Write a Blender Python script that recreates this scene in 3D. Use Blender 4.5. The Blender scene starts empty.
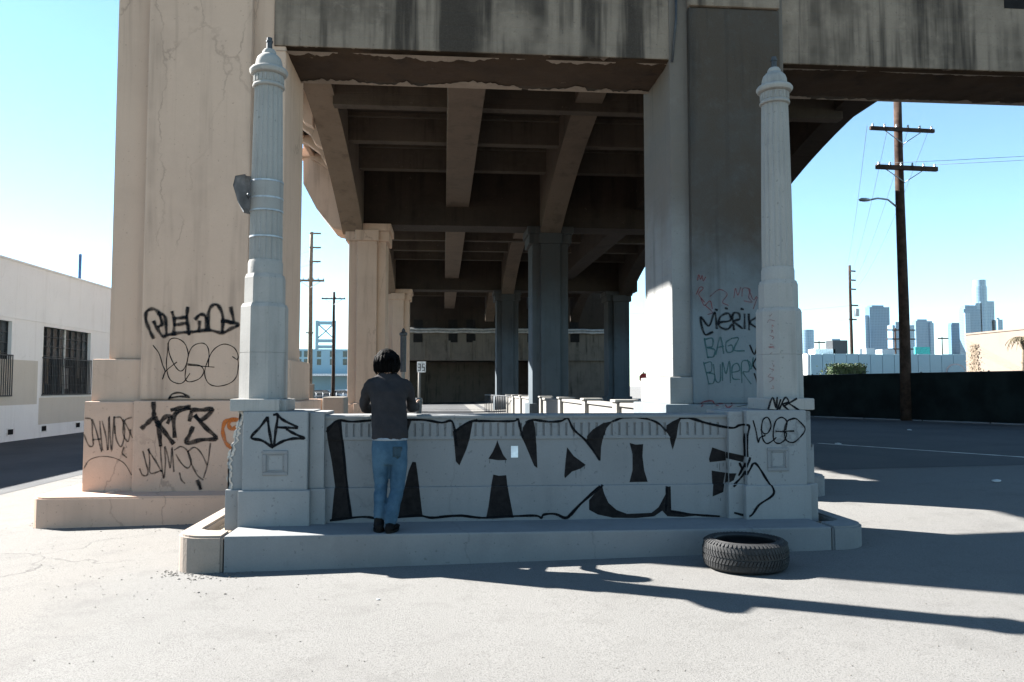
import bpy, bmesh, math, random
from mathutils import Vector, Matrix, noise
from mathutils.geometry import tessellate_polygon
random.seed(7)
R = math.radians
SC = bpy.context.scene
COL = SC.collection

# ------------------------------------------------------------------ camera
EYE = 1.65; F = 800.0; YAW = R(4.9); PIT = R(3.22)
cd = bpy.data.cameras.new('camera'); cam = bpy.data.objects.new('camera', cd); COL.objects.link(cam)
cd.sensor_width = 36; cd.lens = 36 * F / 1024; cd.clip_start = 0.05; cd.clip_end = 12000
cam.location = (0, 0, EYE); cam.rotation_euler = (R(90) + PIT, 0, -YAW)
SC.camera = cam
# ------------------------------------------------------------------ world, sun, exposure
SUN_EL, SUN_AZ = 37.0, 30.8          # light travels towards +X and -Y, AZ degrees off the X axis
w = bpy.data.worlds.new('World'); SC.world = w; w.use_nodes = True
nt = w.node_tree; bg = nt.nodes['Background']
sky = nt.nodes.new('ShaderNodeTexSky'); sky.sky_type = 'NISHITA'; sky.sun_disc = False
sky.sun_elevation = R(SUN_EL); sky.sun_rotation = R(-(90 - SUN_AZ)); sky.altitude = 50
sky.air_density = 0.72; sky.dust_density = 0.0; sky.ozone_density = 1.0
tint = nt.nodes.new('ShaderNodeMix'); tint.data_type = 'RGBA'; tint.blend_type = 'MULTIPLY'; tint.inputs[0].default_value = 1
tint.inputs[7].default_value = (.90, 1.06, 1.0, 1)          # the cool cyan cast of the whole photograph's sky
nt.links.new(sky.outputs[0], tint.inputs[6]); nt.links.new(tint.outputs[2], bg.inputs[0]); bg.inputs[1].default_value = 0.05
sl = bpy.data.lights.new('sun', 'SUN'); sun = bpy.data.objects.new('sun', sl); COL.objects.link(sun)
sl.energy = 5.0; sl.angle = R(0.5); sl.color = (1, 0.965, 0.91)
SUNDIR = Vector((math.cos(R(SUN_EL)) * math.cos(R(SUN_AZ)), -math.cos(R(SUN_EL)) * math.sin(R(SUN_AZ)), -math.sin(R(SUN_EL))))
sun.rotation_euler = SUNDIR.to_track_quat('-Z', 'Y').to_euler(); sun.location = (-20, 20, 30)
SC.view_settings.view_transform = 'Standard'; SC.view_settings.look = 'None'
SC.view_settings.exposure = 2.62; SC.view_settings.gamma = 1.0
SC.render.engine = 'CYCLES'; SC.cycles.max_bounces = 8; SC.cycles.diffuse_bounces = 5
SC.cycles.transparent_max_bounces = 16

# ------------------------------------------------------------------ pixel -> place
def ray(u, v):
    x, y, z = (u - 512) / F, (341 - v) / F, 1.0
    y2 = y * math.cos(PIT) + z * math.sin(PIT); z2 = z * math.cos(PIT) - y * math.sin(PIT)
    return Vector((x * math.cos(YAW) + z2 * math.sin(YAW), z2 * math.cos(YAW) - x * math.sin(YAW), y2))
def P(u, v, Y):
    d = ray(u, v); t = Y / d.y
    return Vector((d.x * t, Y, EYE + d.z * t))
def PX(u, v, X):
    d = ray(u, v); t = X / d.x
    return Vector((X, d.y * t, EYE + d.z * t))
def sst(t): t = min(1, max(0, t)); return t * t * (3 - 2 * t)
def gz(x, y=50.0): return 0.36 * math.tanh(x / 20.0) + .11 * sst((x - 2.2) / 3) * sst((y - 7.2) / 3)
def PG(u, v):
    d = ray(u, v); t = 5
    for _ in range(40): t = (gz(d.x * t, d.y * t) - EYE) / d.z
    return Vector((d.x * t, d.y * t, gz(d.x * t, d.y * t)))
def XU(u, Y, v=386): return P(u, v, Y).x
def ZV(v, Y, u=444): return P(u, v, Y).z

# ------------------------------------------------------------------ materials
MATS = {}
class NT:
    def __init__(s, name):
        s.m = bpy.data.materials.new(name); s.m.use_nodes = True; s.t = s.m.node_tree
        s.b = s.t.nodes['Principled BSDF']; MATS[name] = s.m
    def n(s, kind, **kw):
        o = s.t.nodes.new('ShaderNode' + kind)
        for k, v in kw.items():
            if k in o.inputs: o.inputs[k].default_value = v
            else: setattr(o, k, v)
        return o
    def l(s, a, b): s.t.links.new(a, b)
    def pos(s, scale=(1, 1, 1)):
        g = s.n('NewGeometry'); m = s.n('Mapping'); m.inputs['Scale'].default_value = scale
        s.l(g.outputs['Position'], m.inputs['Vector']); return m.outputs[0]
    def noise(s, scale, detail=5, rough=.6, vec=None, sc=(1, 1, 1)):
        o = s.n('TexNoise'); o.inputs['Scale'].default_value = scale; o.inputs['Detail'].default_value = detail
        o.inputs['Roughness'].default_value = rough; s.l(vec if vec else s.pos(sc), o.inputs['Vector']); return o.outputs[0]
    def ramp(s, fac, a, b, ca=0.0, cb=1.0):
        o = s.n('MapRange'); o.inputs['From Min'].default_value = a; o.inputs['From Max'].default_value = b
        o.inputs['To Min'].default_value = ca; o.inputs['To Max'].default_value = cb; o.interpolation_type = 'SMOOTHSTEP'
        s.l(fac, o.inputs['Value']); return o.outputs[0]
    def mix(s, fac, a, b, mode='MIX'):
        o = s.n('Mix'); o.data_type = 'RGBA'; o.blend_type = mode
        for i, val in ((0, fac), (6, a), (7, b)):
            if isinstance(val, (int, float)): o.inputs[i].default_value = val
            elif isinstance(val, tuple): o.inputs[i].default_value = val if len(val) == 4 else (*val, 1)
            else: s.l(val, o.inputs[i])
        return o.outputs[2]
    def math(s, op, a, b=None):
        o = s.n('Math'); o.operation = op
        for i, val in ((0, a), (1, b)):
            if val is None: continue
            if isinstance(val, (int, float)): o.inputs[i].default_value = val
            else: s.l(val, o.inputs[i])
        return o.outputs[0]
    def bump(s, h, strength=.4, dist=.01, prev=None):
        o = s.n('Bump'); o.inputs['Strength'].default_value = strength; o.inputs['Distance'].default_value = dist
        s.l(h, o.inputs['Height'])
        if prev: s.l(prev, o.inputs['Normal'])
        s.l(o.outputs[0], s.b.inputs['Normal']); return o.outputs[0]
    def out(s, color, rough=.9, spec=.25, metal=0):
        if isinstance(color, tuple): s.b.inputs['Base Color'].default_value = color if len(color) == 4 else (*color, 1)
        else: s.l(color, s.b.inputs['Base Color'])
        s.b.inputs['Roughness'].default_value = rough; s.b.inputs['Specular IOR Level'].default_value = spec
        s.b.inputs['Metallic'].default_value = metal; return s.m

def plain(name, c, rough=.7, spec=.3, metal=0, var=.25, scale=6, bump=.0):
    k = NT(name); f = k.noise(scale, 6)
    d = tuple(x * (1 - var) for x in c); b = tuple(min(1, x * (1 + var)) for x in c)
    col = k.mix(k.ramp(f, .3, .7), d, b)
    if bump: k.bump(k.noise(scale * 12, 4), bump, .01)
    return k.out(col, rough, spec, metal)

ALB = {'tan_paint': .86, 'tan_lower': .88, 'lamp_paint': .56, 'wall_paint': .58, 'pedestal_paint': .60, 'plinth_paint': .50, 'broken_concrete': .7, 'kerb_raw': .5,
       'lamp_shaded_streaked': .42, 'soffit': .125, 'beam_soffit': .22, 'beam': .5, 'rib': .42, 'rib_dim': .36, 'floor_beam': .21, 'white_wall': 1.0, 'beige_patch': .85, 'pale_blue_wall': .6, 'peach_wall': .3, 'pale_parapet': .36,
       'right_pier': .48, 'right_pier_side': .5, 'mid_column': .26, 'far_fascia': .45, 'block_concrete': .5}
def concrete(name, c, stain=(.05, .045, .04), streak=.3, blotch=.25, crack=0.0, bump=.35, upper=None, zu=0, zs=.8,
             rough=.88, fine=.12, board=0.0, sthr=.5, chips=0.0, chipcol=(.42, .36, .30), strkscale=2.2):
    k = NT(name); pos = k.pos(); q = ALB.get(name, .6); c = tuple(x * q for x in c); stain = tuple(x * q for x in stain)
    chipcol = tuple(x * q for x in chipcol); upper = upper and tuple(x * q for x in upper)
    base = c if upper is None else None
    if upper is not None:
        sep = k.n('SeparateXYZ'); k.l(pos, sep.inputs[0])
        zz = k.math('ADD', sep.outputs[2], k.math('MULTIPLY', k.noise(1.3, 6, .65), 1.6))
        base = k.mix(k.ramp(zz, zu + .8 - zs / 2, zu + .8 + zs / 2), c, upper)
    n1 = k.noise(.9, 4, .65); n2 = k.noise(5, 5, .7); n3 = k.noise(60, 2, .6)
    col = k.mix(k.math('MULTIPLY', k.ramp(n1, .42, .72), blotch), base, tuple(x * .45 for x in c))
    col = k.mix(k.math('MULTIPLY', k.ramp(n2, .5, .8), blotch * (.8 if upper is None else .25)), col, tuple(min(.9, x * 1.35) for x in c))
    if streak:
        s1 = k.ramp(k.noise(strkscale, 4, .65, sc=(1, 1, .07)), sthr, sthr + .2); s2 = k.ramp(k.noise(.7, 3), sthr - .14, sthr + .12)
        col = k.mix(k.math('MULTIPLY', k.math('MULTIPLY', s1, s2), streak), col, stain)
        s3 = k.ramp(k.noise(strkscale * 4, 3, .6, sc=(1, 1, .04)), .55, .8)
        col = k.mix(k.math('MULTIPLY', s3, streak * .6), col, stain)
    col = k.mix(k.math('MULTIPLY', k.ramp(n3, .35, .75), fine), col, tuple(x * .5 for x in c))
    pit = k.ramp(k.noise(28, 1, .5), .70, .76)
    col = k.mix(k.math('MULTIPLY', pit, .45), col, tuple(x * .4 for x in c))
    h = k.math('ADD', k.math('MULTIPLY', n2, .6), k.math('MULTIPLY', n3, .35))
    h = k.math('SUBTRACT', h, k.math('MULTIPLY', pit, .4))
    if chips:
        ch = k.ramp(k.noise(2.6, 6, .72), .66, .69)
        col = k.mix(k.math('MULTIPLY', ch, chips), col, chipcol); h = k.math('SUBTRACT', h, k.math('MULTIPLY', ch, .8))
    if crack:
        v = k.n('TexVoronoi'); v.feature = 'DISTANCE_TO_EDGE'; v.inputs['Scale'].default_value = .55
        wv = k.n('VectorMath'); wv.operation = 'ADD'
        nn = k.n('TexNoise'); nn.inputs['Scale'].default_value = 1.6; nn.inputs['Detail'].default_value = 6; nn.inputs['Roughness'].default_value = .65; k.l(pos, nn.inputs['Vector'])
        dv = k.n('VectorMath'); dv.operation = 'SCALE'; dv.inputs['Scale'].default_value = .42; k.l(nn.outputs['Color'], dv.inputs[0]); k.l(k.pos((1.3, 1.3, .33)), wv.inputs[0]); k.l(dv.outputs[0], wv.inputs[1]); k.l(wv.outputs[0], v.inputs['Vector'])
        cr = k.ramp(v.outputs[0], .001, .008, 1, 0); gate = k.ramp(k.noise(.6, 3), .42, .58)
        cr = k.math('MULTIPLY', k.math('MULTIPLY', cr, gate), crack)
        col = k.mix(cr, col, tuple(x * .22 for x in c)); h = k.math('SUBTRACT', h, cr)
    pv = None
    if board:
        wv = k.n('TexWave'); wv.bands_direction = 'Z'; wv.inputs['Scale'].default_value = 1.55; wv.inputs['Distortion'].default_value = .15
        k.l(pos, wv.inputs['Vector']); pv = k.bump(k.ramp(wv.outputs['Fac'], 0, .08), board, .008)
    k.bump(h, bump, .012, pv)
    return k.out(col, rough, .2)

concrete('tan_paint', (.53, .372, .278), stain=(.15, .105, .08), streak=.5, blotch=.16, crack=.35, bump=.25, fine=.06)
concrete('tan_lower', (.52, .355, .265), stain=(.2, .15, .11), streak=.15, blotch=.18, crack=.35, bump=.3, fine=.08)
concrete('wall_paint', (.315, .32, .325), stain=(.09, .10, .11), streak=.14, blotch=.28, crack=.15, bump=.22, chips=.25, chipcol=(.16, .16, .16))
concrete('pedestal_paint', (.36, .368, .37), stain=(.1, .1, .1), streak=.12, blotch=.2, crack=.35, bump=.25, chips=.55, chipcol=(.16, .155, .15))
concrete('broken_concrete', (.60, .53, .46), streak=0, blotch=.4, bump=1.0, fine=.3)
concrete('lamp_paint', (.49, .47, .44), stain=(.08, .08, .08), streak=.45, blotch=.25, bump=.25, strkscale=5)
concrete('lamp_shaded_streaked', (.40, .405, .40), stain=(.03, .03, .03), streak=.85, blotch=.4, bump=.25, strkscale=6, sthr=.46)  # lamp paint darkened to stand for weaker ambient light, plus dark streak stains
concrete('plinth_paint', (.335, .345, .35), stain=(.1, .1, .1), streak=.1, blotch=.3, crack=.25, bump=.35, chips=.3, chipcol=(.2, .19, .18))
concrete('kerb_raw', (.52, .43, .36), stain=(.15, .13, .11), streak=.2, blotch=.35, crack=.9, bump=.6, fine=.2, chips=.3, chipcol=(.3, .28, .26))
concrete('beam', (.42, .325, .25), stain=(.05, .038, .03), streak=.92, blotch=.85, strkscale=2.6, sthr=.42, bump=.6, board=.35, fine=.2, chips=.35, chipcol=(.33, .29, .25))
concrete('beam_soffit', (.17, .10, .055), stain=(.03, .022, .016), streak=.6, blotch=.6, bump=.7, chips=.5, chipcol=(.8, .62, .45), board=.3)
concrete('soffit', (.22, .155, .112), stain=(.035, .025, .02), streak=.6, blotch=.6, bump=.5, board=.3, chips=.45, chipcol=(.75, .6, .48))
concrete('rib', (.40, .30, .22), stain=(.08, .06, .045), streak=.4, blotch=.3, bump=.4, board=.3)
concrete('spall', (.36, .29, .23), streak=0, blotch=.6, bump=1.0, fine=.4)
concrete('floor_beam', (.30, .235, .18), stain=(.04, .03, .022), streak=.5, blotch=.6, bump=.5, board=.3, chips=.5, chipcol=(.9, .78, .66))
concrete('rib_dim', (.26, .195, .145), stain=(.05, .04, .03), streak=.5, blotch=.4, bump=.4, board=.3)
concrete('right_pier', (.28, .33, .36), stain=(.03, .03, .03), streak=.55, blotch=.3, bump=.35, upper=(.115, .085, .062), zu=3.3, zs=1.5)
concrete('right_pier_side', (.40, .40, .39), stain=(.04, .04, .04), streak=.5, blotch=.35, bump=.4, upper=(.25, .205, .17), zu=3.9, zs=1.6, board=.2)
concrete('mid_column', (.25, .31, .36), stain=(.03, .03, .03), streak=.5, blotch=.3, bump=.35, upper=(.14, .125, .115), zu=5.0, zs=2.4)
concrete('far_fascia', (.26, .22, .18), stain=(.04, .033, .028), streak=.9, blotch=.5, bump=.4)
concrete('pale_parapet', (.58, .56, .52), stain=(.2, .18, .16), streak=.2, blotch=.2, bump=.3)
concrete('block_concrete', (.36, .33, .29), stain=(.1, .09, .08), streak=.3, blotch=.4, bump=.5)
concrete('white_wall', (.80, .80, .79), stain=(.4, .37, .33), streak=.18, blotch=.07, crack=.12, bump=.12, fine=.05)
concrete('beige_patch', (.66, .62, .55), stain=(.4, .37, .33), streak=.15, blotch=.08, bump=.12, fine=.05)
concrete('pale_blue_wall', (.42, .64, .74), stain=(.4, .45, .5), streak=.1, blotch=.06, bump=.05, fine=.03)
concrete('peach_wall', (.62, .50, .41), stain=(.35, .28, .22), streak=.12, blotch=.08, bump=.05, fine=.03)

def m_ground():
    k = NT('ground'); pos = k.pos()
    n1 = k.noise(.25, 6, .6); n2 = k.noise(2.0, 8, .7); n3 = k.noise(85, 4, .75); n4 = k.noise(260, 2, .6)
    base = k.mix(k.ramp(n1, .35, .65), (0.121, 0.118, 0.113), (0.138, 0.135, 0.129))
    # worn pale concrete apron west of the parapet
    sep = k.n('SeparateXYZ'); k.l(pos, sep.inputs[0])
    xx = k.math('ADD', sep.outputs[0], k.math('MULTIPLY', k.noise(.9, 6), 2.0))
    base = k.mix(k.ramp(xx, -2.4, -1.2, .8, 0), base, (.132, .124, .114))
    base = k.mix(k.ramp(n2, .48, .72, 0, .6), base, (0.085, 0.082, 0.078))
    base = k.mix(k.ramp(n3, .46, .64, 0, .8), base, (0.063, 0.061, 0.058))
    base = k.mix(k.ramp(n4, .5, .7, 0, .6), base, (0.194, 0.188, 0.179))
    st = k.ramp(k.noise(.55, 5), .60, .72); base = k.mix(k.math('MULTIPLY', st, .35), base, (0.069, 0.067, 0.066))
    v = k.n('TexVoronoi'); v.feature = 'DISTANCE_TO_EDGE'; v.inputs['Scale'].default_value = .42
    nn = k.n('TexNoise'); nn.inputs['Scale'].default_value = 1.7; nn.inputs['Detail'].default_value = 8; k.l(pos, nn.inputs['Vector'])
    wv = k.n('VectorMath'); wv.operation = 'ADD'; k.l(pos, wv.inputs[0]); k.l(nn.outputs['Color'], wv.inputs[1]); k.l(wv.outputs[0], v.inputs['Vector'])
    cr = k.math('MULTIPLY', k.ramp(v.outputs[0], .002, .011, 1, 0), k.ramp(k.noise(.35, 4), .48, .6))
    cr = k.math('MULTIPLY', cr, k.ramp(xx, -1.4, .6, .55, .12))
    base = k.mix(cr, base, (0.038, 0.036, 0.035))
    h = k.math('ADD', k.math('MULTIPLY', n3, .8), k.math('MULTIPLY', n2, .5)); h = k.math('SUBTRACT', h, cr)
    k.bump(h, .55, .012); k.out(base, .92, .2)
m_ground()
def m_asphalt():
    k = NT('asphalt'); n1 = k.noise(.5, 6); n3 = k.noise(70, 3, .7); n2 = k.noise(3.5, 7, .7)
    b = k.mix(k.ramp(n1, .35, .65), (0.037, 0.039, 0.043), (0.054, 0.055, 0.057)); b = k.mix(k.ramp(n3, .5, .7, 0, .5), b, (0.083, 0.083, 0.083))
    b = k.mix(k.ramp(n2, .55, .75, 0, .4), b, (0.022, 0.022, 0.024)); k.bump(n3, .5, .01); k.out(b, .9, .25)
m_asphalt()
def m_spray(name, c, dens=1.0, soft=.5):
    k = NT(name); uv = k.n('UVMap'); sep = k.n('SeparateXYZ'); k.l(uv.outputs[0], sep.inputs[0])
    e = k.ramp(k.math('ABSOLUTE', k.math('SUBTRACT', k.math('MULTIPLY', sep.outputs[0], 2), 1)), 1 - soft, 1.0, 1, 0)
    g = k.ramp(k.noise(95, 3, .7), .25, .6, .55, 1); g2 = k.ramp(k.noise(9, 3), .3, .6, .7, 1)
    a = k.math('MULTIPLY', k.math('MULTIPLY', k.math('MULTIPLY', e, dens), g), g2)
    k.l(a, k.b.inputs['Alpha']); k.out(c, .85, .1)
m_spray('spray_black', (.004, .0045, .006), 1.3, .35); m_spray('spray_soft', (.006, .007, .009), 1.0, .8)
m_spray('spray_thin', (.01, .01, .011), .72, .75); m_spray('spray_mid', (.006, .0065, .008), .95, .5); m_spray('spray_orange', (.45, .12, .025), .95, .45)
m_spray('spray_teal', (.03, .085, .09), .9, .5); m_spray('spray_red', (.2, .02, .022), .85, .6); m_spray('spray_grey', (.16, .17, .18), .6, .6)
def m_fill():
    k = NT('spray_fill'); n = k.noise(14, 6, .7); c = k.mix(k.ramp(n, .3, .7), (.006, .0055, .006), (.016, .014, .014))
    k.l(k.ramp(k.noise(30, 4, .7), .18, .34, .55, 1), k.b.inputs['Alpha']); k.out(c, .8, .1)
m_fill()
plain('rubber', (.016, .0165, .0175), .75, .35, var=.35, scale=14, bump=.3)
plain('rubber_side', (.014, .014, .015), .65, .4, var=.3, scale=9, bump=.15)
plain('steel_dark', (.03, .032, .036), .5, .4, 0, .3, 12); plain('galv', (.30, .32, .34), .5, .4, .5, .2, 12)
plain('plate_grey', (.10, .11, .12), .6, .35, 0, .25, 8); plain('pane_bluish', (.035, .043, .05), .25, .5, 0, .6, 1.2); plain('blue_pole', (.045, .10, .22), .6); plain('glass_dark', (.02, .025, .03), .08, .6, 0, .5, 1.5)  # window panes a little lighter and bluer than the dark glass
plain('wood_pole', (.045, .027, .02), .9, .15, 0, .4, 5, .5); plain('screen_cloth', (.010, .014, .014), .9, .1, 0, .35, 1.4)
plain('insulator', (.22, .24, .25), .35, .5); plain('wire', (.10, .11, .12), .6); plain('dirt', (.30, .25, .19), .95, .1, 0, .3, 9, .8)
plain('trim_white', (.7, .7, .68), .7); plain('pipe', (.26, .255, .25), .6, .3, 0, .25, 3); plain('hole', (.012, .011, .011), .9, .1)
plain('sign_white', (.65, .66, .66), .5); plain('sign_red', (.5, .05, .05), .5); plain('teal_board', (.05, .38, .36), .6)
plain('leaf', (.022, .042, .012), .6, .3, 0, .45, 3); plain('leaf_red', (.13, .05, .04), .7, .2, 0, .4, 3); plain('vine', (.18, .14, .10), .8)
plain('palm', (.09, .075, .045), .7, .2, 0, .3, 2); plain('car_dark', (.05, .06, .075), .25, .5); plain('car_white', (.6, .62, .63), .25, .5)
plain('faded_yellow', (.55, .55, .5), .85, .2, 0, .35, 3); plain('red_clay', (.25, .06, .04), .7)
plain('sticker', (.75, .80, .84), .35, .5); plain('pebble', (.13, .12, .108), .9, .2, 0, .4, 30); plain('litter', (.4, .41, .41), .8)
plain('hair', (.0015, .0014, .0016), .75, .06, 0, .3, 40); plain('skin', (.38, .22, .15), .6, .35, 0, .1, 20); plain('shoe', (.003, .003, .0035), .7, .1)
plain('sole', (.006, .006, .006), .8, .1); plain('cup', (.03, .035, .04), .35, .5); plain('undershirt', (.2, .22, .24), .85)
def m_cloth(name, c1, c2, weave, wr):
    k = NT(name); n = k.noise(7, 6, .6); n2 = k.noise(350, 2, .5)
    col = k.mix(k.ramp(n, .3, .7), c1, c2); col = k.mix(k.ramp(n2, .4, .7, 0, .35), col, tuple(x * .5 for x in c1))
    h1 = k.bump(k.noise(9, 3, .5, sc=(1, 1, 1.5)), wr, .03); k.bump(n2, weave, .003, h1); k.out(col, .92, .15)
m_cloth('shirt', (.019, .0175, .019), (.029, .026, .0275), .3, .25); m_cloth('denim_pale', (.045, .085, .12), (.075, .125, .165), .4, .2); m_cloth('denim', (.024, .055, .088), (.052, .10, .145), .4, .25)
def m_tower(name, c1, c2, sx, sz):
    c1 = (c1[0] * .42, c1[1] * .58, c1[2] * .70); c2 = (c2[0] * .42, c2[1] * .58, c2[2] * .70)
    k = NT(name); b = k.n('TexBrick'); b.inputs['Scale'].default_value = 1; b.inputs['Mortar Size'].default_value = .7
    b.inputs['Brick Width'].default_value = sx; b.inputs['Row Height'].default_value = sz; b.offset = 0
    b.inputs['Color1'].default_value = (*c1, 1); b.inputs['Color2'].default_value = (*tuple(x * .85 for x in c1), 1); b.inputs['Mortar'].default_value = (*c2, 1)
    g = k.n('NewGeometry'); sp = k.n('SeparateXYZ'); cb = k.n('CombineXYZ'); k.l(g.outputs['Position'], sp.inputs[0])
    k.l(k.math('ADD', sp.outputs[0], sp.outputs[1]), cb.inputs[0]); k.l(sp.outputs[2], cb.inputs[1]); k.l(cb.outputs[0], b.inputs['Vector'])
    k.out(b.outputs[0], .35, .5)
m_tower('tower_glass', (.10, .17, .23), (.20, .27, .33), 4, 4); m_tower('tower_pale', (.30, .36, .40), (.48, .52, .55), 5, 4)
m_tower('tower_mid', (.17, .24, .30), (.30, .36, .41), 3.5, 4)

# ------------------------------------------------------------------ builders
def tag(o, label=None, cat=None, group=None, kind=None):
    for k, v in (('label', label), ('category', cat), ('group', group), ('kind', kind)):
        if v: o[k] = v
    return o
def empty(name, loc=(0, 0, 0), label=None, cat=None, group=None):
    o = bpy.data.objects.new(name, None); o.location = loc; COL.objects.link(o); o.empty_display_size = .2
    return tag(o, label, cat, group)
def link(name, me, mat, parent=None, smooth=False):
    for m in (mat if isinstance(mat, (list, tuple)) else [mat]): me.materials.append(MATS[m])
    o = bpy.data.objects.new(name, me); COL.objects.link(o)
    if smooth: me.polygons.foreach_set('use_smooth', [True] * len(me.polygons))
    if parent is not None:
        o.parent = parent
        if parent.type == 'EMPTY': o.matrix_parent_inverse = Matrix.Translation(parent.location).inverted()
    return o
def fin(name, bm, mat, parent=None, smooth=False, recalc=True):
    if recalc: bmesh.ops.recalc_face_normals(bm, faces=bm.faces[:])
    me = bpy.data.meshes.new(name); bm.to_mesh(me); bm.free()
    return link(name, me, mat, parent, smooth)
def box_bm(bm, x0, x1, y0, y1, z0, z1, bev=0.0, seg=2):
    vs = [bm.verts.new(p) for p in ((x0, y0, z0), (x1, y0, z0), (x1, y1, z0), (x0, y1, z0), (x0, y0, z1), (x1, y0, z1), (x1, y1, z1), (x0, y1, z1))]
    fs = [bm.faces.new([vs[i] for i in f]) for f in ((3, 2, 1, 0), (4, 5, 6, 7), (0, 1, 5, 4), (1, 2, 6, 5), (2, 3, 7, 6), (3, 0, 4, 7))]
    if bev:
        es = list({e for f in fs for e in f.edges}); bmesh.ops.bevel(bm, geom=es, offset=bev, segments=seg, affect='EDGES', profile=.6)
def box(name, x0, x1, y0, y1, z0, z1, mat, parent=None, bev=.012):
    bm = bmesh.new(); box_bm(bm, min(x0, x1), max(x0, x1), min(y0, y1), max(y0, y1), min(z0, z1), max(z0, z1), bev); return fin(name, bm, mat, parent)
def prism(name, pts, axis, a, b, mat, parent=None, bev=0.0, smooth=False):
    """pts are 2D; axis 'Y': (x,z) swept from y=a to b; axis 'Z': (x,y) swept in z; axis 'X': (y,z) swept in x"""
    bm = bmesh.new()
    mk = {'Y': lambda p, t: (p[0], t, p[1]), 'Z': lambda p, t: (p[0], p[1], t), 'X': lambda p, t: (t, p[0], p[1])}[axis]
    A = [bm.verts.new(mk(p, a)) for p in pts]; B = [bm.verts.new(mk(p, b)) for p in pts]; n = len(pts)
    bm.faces.new(A); bm.faces.new(B[::-1])
    for i in range(n): bm.faces.new((A[i], B[i], B[(i + 1) % n], A[(i + 1) % n]))
    if bev:
        bmesh.ops.recalc_face_normals(bm, faces=bm.faces[:])
        bmesh.ops.bevel(bm, geom=[e for e in bm.edges if e.calc_face_angle(0) > .6], offset=bev, segments=2, affect='EDGES')
    bmesh.ops.triangulate(bm, faces=[f for f in bm.faces if len(f.verts) > 4])
    return fin(name, bm, mat, parent, smooth)
def lathe_bm(bm, prof, cx, cy, seg=32, rf=None, cap=True, rot=0):
    rings = []
    for r, z in prof:
        rings.append([bm.verts.new((cx + (r * (rf(a) if rf else 1)) * math.cos(a), cy + (r * (rf(a) if rf else 1)) * math.sin(a), z)) for a in [rot + 2 * math.pi * i / seg for i in range(seg)]])
    for A, B in zip(rings, rings[1:]):
        for i in range(seg): bm.faces.new((A[i], A[(i + 1) % seg], B[(i + 1) % seg], B[i]))
    if cap:
        bm.faces.new(rings[0][::-1]); bm.faces.new(rings[-1])
def lathe(name, prof, cx, cy, mat, parent=None, seg=32, rf=None, smooth=True, rot=0):
    bm = bmesh.new(); lathe_bm(bm, prof, cx, cy, seg, rf, True, rot); o = fin(name, bm, mat, parent, smooth)
    if smooth: sharp(o)
    return o
def sharp(o, ang=35):
    me = o.data; bm = bmesh.new(); bm.from_mesh(me)
    for e in bm.edges: e.smooth = e.calc_face_angle(3) < R(ang)
    bm.to_mesh(me); bm.free()
def tube_bm(bm, pts, r, seg=8, cap=True):
    pts = [Vector(p) for p in pts]; rs = r if isinstance(r, (list, tuple)) else [r] * len(pts); rings = []
    for i, p in enumerate(pts):
        d = (pts[min(i + 1, len(pts) - 1)] - pts[max(i - 1, 0)]).normalized()
        a = d.cross(Vector((0, 0, 1)) if abs(d.z) < .9 else Vector((0, 1, 0))).normalized(); b = d.cross(a)
        rings.append([bm.verts.new(p + (a * math.cos(t) + b * math.sin(t)) * rs[i]) for t in [2 * math.pi * j / seg for j in range(seg)]])
    for A, B in zip(rings, rings[1:]):
        for j in range(seg): bm.faces.new((A[j], A[(j + 1) % seg], B[(j + 1) % seg], B[j]))
    if cap: bm.faces.new(rings[0][::-1]); bm.faces.new(rings[-1])
def tube(name, pts, r, mat, parent=None, seg=8, smooth=True):
    bm = bmesh.new(); tube_bm(bm, pts, r, seg); return fin(name, bm, mat, parent, smooth)

# ------------------------------------------------------------------ ground and roads
def sheet(name, x0, x1, y0, y1, dz, mat, nx=60, ny=2, xs=None, ys=None):
    xs = xs or [x0 + (x1 - x0) * i / nx for i in range(nx + 1)]; ys = ys or [y0 + (y1 - y0) * i / ny for i in range(ny + 1)]
    bm = bmesh.new(); g = [[bm.verts.new((x, y, gz(x, y) + dz)) for x in xs] for y in ys]
    for j in range(len(ys) - 1):
        for i in range(len(xs) - 1): bm.faces.new((g[j][i], g[j][i + 1], g[j + 1][i + 1], g[j + 1][i]))
    return fin(name, bm, mat, None, True)
gx = [-2300, -1500, -500, -200, -100] + [-60 + i * 1.5 for i in range(81)] + [100, 200, 500, 1500, 2500]
tag(sheet('ground', 0, 0, 0, 0, 0, 'ground', xs=gx, ys=[-60, -20, 0, 4] + [6 + .5 * i for i in range(13)] + [14, 20, 40, 80, 160, 400, 1500, 2600]), kind='structure')
tag(sheet('street_west', -14.55, -7.2, 12.6, 150, .004, 'asphalt', nx=12, ny=8), kind='structure')
tag(sheet('street_east', 6.2, 60, 13.2, 34, .004, 'asphalt', nx=30, ny=8), kind='structure')
tag(sheet('road_underpass', -1.8, 3.0, 14, 80, .004, 'asphalt', nx=6, ny=8), kind='structure')

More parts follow.
